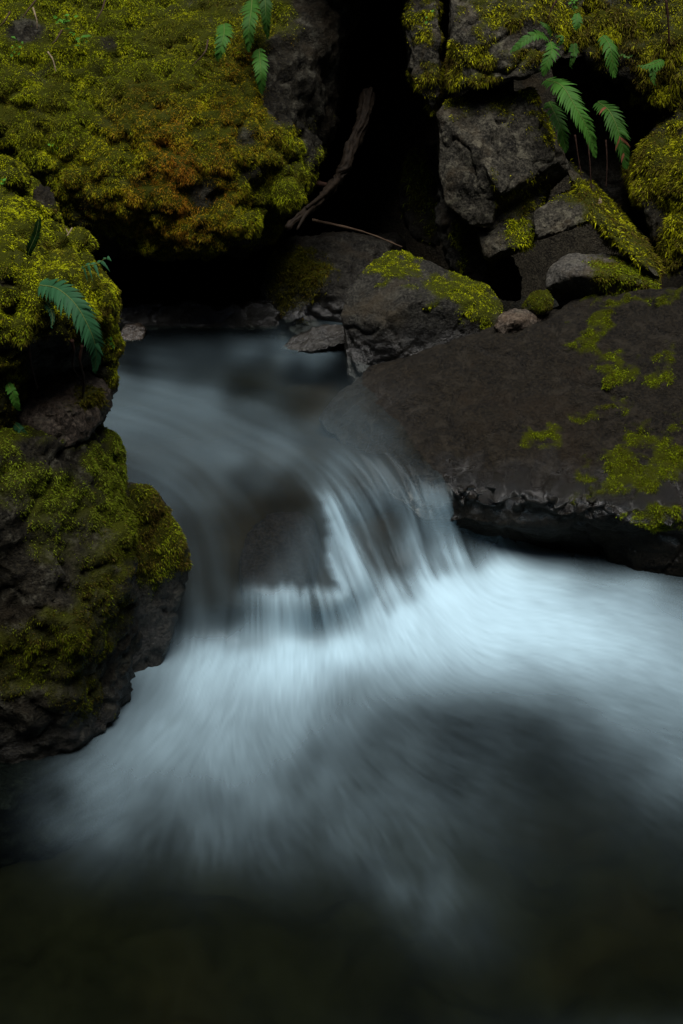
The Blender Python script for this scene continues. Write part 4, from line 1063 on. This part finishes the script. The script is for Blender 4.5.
stick('dead_root', 'thick weathered curving root leaning down out of the dark crevice', 'root',
      [(368, 92, 5.25), (363, 120, 5.15), (352, 145, 5.08), (344, 168, 5.02), (333, 186, 4.98), (318, 202, 4.76), (303, 215, 4.62), (287, 228, 4.55)], 0.027, 0.010, M['wood'], 90, 0.006, seg=28,
      parts=[('side_root', [(316, 202, 4.75), (306, 214, 4.61), (297, 230, 4.56)], 0.014, 0.004), ('side_root', [(338, 180, 4.94), (322, 196, 4.77), (306, 208, 4.62)], 0.012, 0.005)])
stick('twig', 'thin pale twig lying across the low round boulder in the hollow', 'twig', [(312, 220, 4.9), (340, 226, 4.92), (370, 234, 4.95), (402, 247, 4.9)], 0.006, 0.003, M['twigdark'], 20, 0.002)
stick('dead_leaf_stub', 'short rusty broken stub behind the weathered root', 'wood', [(312, 186, 5.0), (320, 184, 4.98), (330, 186, 5.0)], 0.013, 0.008, M['root'], 8, 0.004)
tw = [([(33, 8, 4.72), (35, 14, 4.68), (37, 22, 4.67), (37, 30, 4.67)], 'short cream forked twig on the upper left moss', 'twig'),
      ([(48, 52, 4.66), (53, 60, 4.63), (56, 72, 4.62)], 'thin bent pale twig in the upper left moss below the cream one', 'twig'),
      ([(208, 40, 4.70), (205, 52, 4.62), (192, 66, 4.60)], 'slender brown twig beside the leftmost fern frond on the wall', 'twigdark'),
      ([(36, 0, 4.80), (28, 10, 4.72), (23, 18, 4.70)], 'thin slanting grey twig left of the cream twig', 'twigdark'),
      ([(62, 30, 4.74), (56, 40, 4.68), (52, 44, 4.67)], 'tiny slanted twig in the moss right of the bent one', 'twigdark'),
      ([(105, 0, 4.85), (102, 10, 4.76), (96, 20, 4.73)], 'dark twig on the top edge of the moss wall', 'twigdark'),
      ([(10, 12, 4.80), (4, 22, 4.76), (-2, 28, 4.76)], 'dark slanting twig in the top left corner', 'twigdark')]
for q, lab, mt in tw:
    stick('twig', lab, 'twig', q, 0.0035, 0.0018, M[mt], 14, 0.001, 'twigs caught in the moss wall')
stick('twig', 'reddish thin stem rising along the top right moss boulder', 'twig', [(666, 0, 4.86), (668, 18, 4.85), (669, 46, 4.85)], 0.005, 0.003, M['root'], 14, 0.001)
stick('twig', 'thin reddish stem on the moss above the spreading fern', 'twig', [(558, -2, 4.86), (552, 8, 4.84), (548, 18, 4.83)], 0.004, 0.002, M['root'], 14, 0.001)
stick('twig', 'little red brown forked stem on the left boulder moss', 'twig', [(72, 228, 2.99), (69, 233, 2.97), (67, 236, 2.96)], 0.002, 0.0015, M['twig'], 8, 0.0, parts=[('fork', [(66, 229, 2.98), (68, 233, 2.97)], 0.0015, 0.001)])
# hanging rootlets
for i, (q, lab) in enumerate([([(29, 335, 2.70), (29, 352, 2.71), (32, 368, 2.74), (37, 388, 2.80)], 'pale root hanging down from the left boulder moss over the stone'),
                              ([(72, 340, 2.76), (74, 352, 2.77), (73, 366, 2.80), (78, 376, 2.84)], 'thin rusty root hanging below the large fern frond'),
                              ([(82, 345, 2.80), (80, 362, 2.80), (84, 380, 2.84), (82, 402, 2.87)], 'longest rusty root dangling right of the bare wedged stone')]):
    stick('hanging_root', lab, 'root', q, 0.0045, 0.002, M['root'], 20, 0.002, 'roots hanging under the left boulder')
for i, (q, lab) in enumerate([([(588, 140, 4.95), (590, 165, 4.9), (592, 190, 4.86), (598, 205, 4.83)], 'dark red root hanging under the longest fern'),
                              ([(606, 140, 5.0), (607, 165, 4.95), (606, 188, 4.9)], 'dark red root hanging straight under the browned fern'),
                              ([(575, 135, 4.95), (578, 155, 4.92), (582, 178, 4.88)], 'dark red root hanging next to the angular boulder edge')]):
    stick('hanging_root', lab, 'root', q, 0.0032, 0.0016, M['root'], 20, 0.002, 'roots hanging under the right ferns')

# ------------------------------------------------------------------ light, sky, camera
SUN_EL, SUN_AZ = 72, 175        # azimuth measured clockwise from +Y
w = bpy.data.worlds.new('World'); scene.world = w; w.use_nodes = True
nt = w.node_tree
for n_ in list(nt.nodes): nt.nodes.remove(n_)
sky = nt.nodes.new('ShaderNodeTexSky'); sky.sky_type = 'NISHITA'; sky.sun_disc = False
sky.sun_elevation = math.radians(SUN_EL); sky.sun_rotation = math.radians(SUN_AZ)
bg = nt.nodes.new('ShaderNodeBackground'); bg.inputs['Strength'].default_value = 0.05
wo_ = nt.nodes.new('ShaderNodeOutputWorld')
nt.links.new(sky.outputs[0], bg.inputs['Color']); nt.links.new(bg.outputs[0], wo_.inputs['Surface'])
sd = bpy.data.lights.new('sun', 'SUN'); sd.energy = 2.2; sd.angle = math.radians(40); sd.color = (1.0, 0.97, 0.92)
so = bpy.data.objects.new('sun', sd); COL.objects.link(so)
az, el = math.radians(SUN_AZ), math.radians(SUN_EL)
dirv = Vector((math.sin(az) * math.cos(el), math.cos(az) * math.cos(el), math.sin(el)))
so.rotation_euler = dirv.to_track_quat('Z', 'Y').to_euler(); so.location = dirv * 20

cd = bpy.data.cameras.new('camera'); co = bpy.data.objects.new('camera', cd); COL.objects.link(co)
cd.sensor_fit = 'VERTICAL'; cd.sensor_height = 36; cd.lens = 18 / TV
cd.clip_start = 0.02; cd.clip_end = 500
co.location = CAM; co.rotation_euler = (math.pi / 2 - PITCH, 0, 0)
scene.camera = co
scene.render.resolution_x = 683; scene.render.resolution_y = 1024

vs = scene.view_settings
vs.view_transform = 'Standard'; vs.look = 'None'; vs.exposure = 1.42; vs.gamma = 1
vs.use_curve_mapping = False
cy_ = scene.cycles
cy_.use_denoising = True
cy_.max_bounces = 6; cy_.diffuse_bounces = 3; cy_.glossy_bounces = 3; cy_.transmission_bounces = 4; cy_.transparent_max_bounces = 8
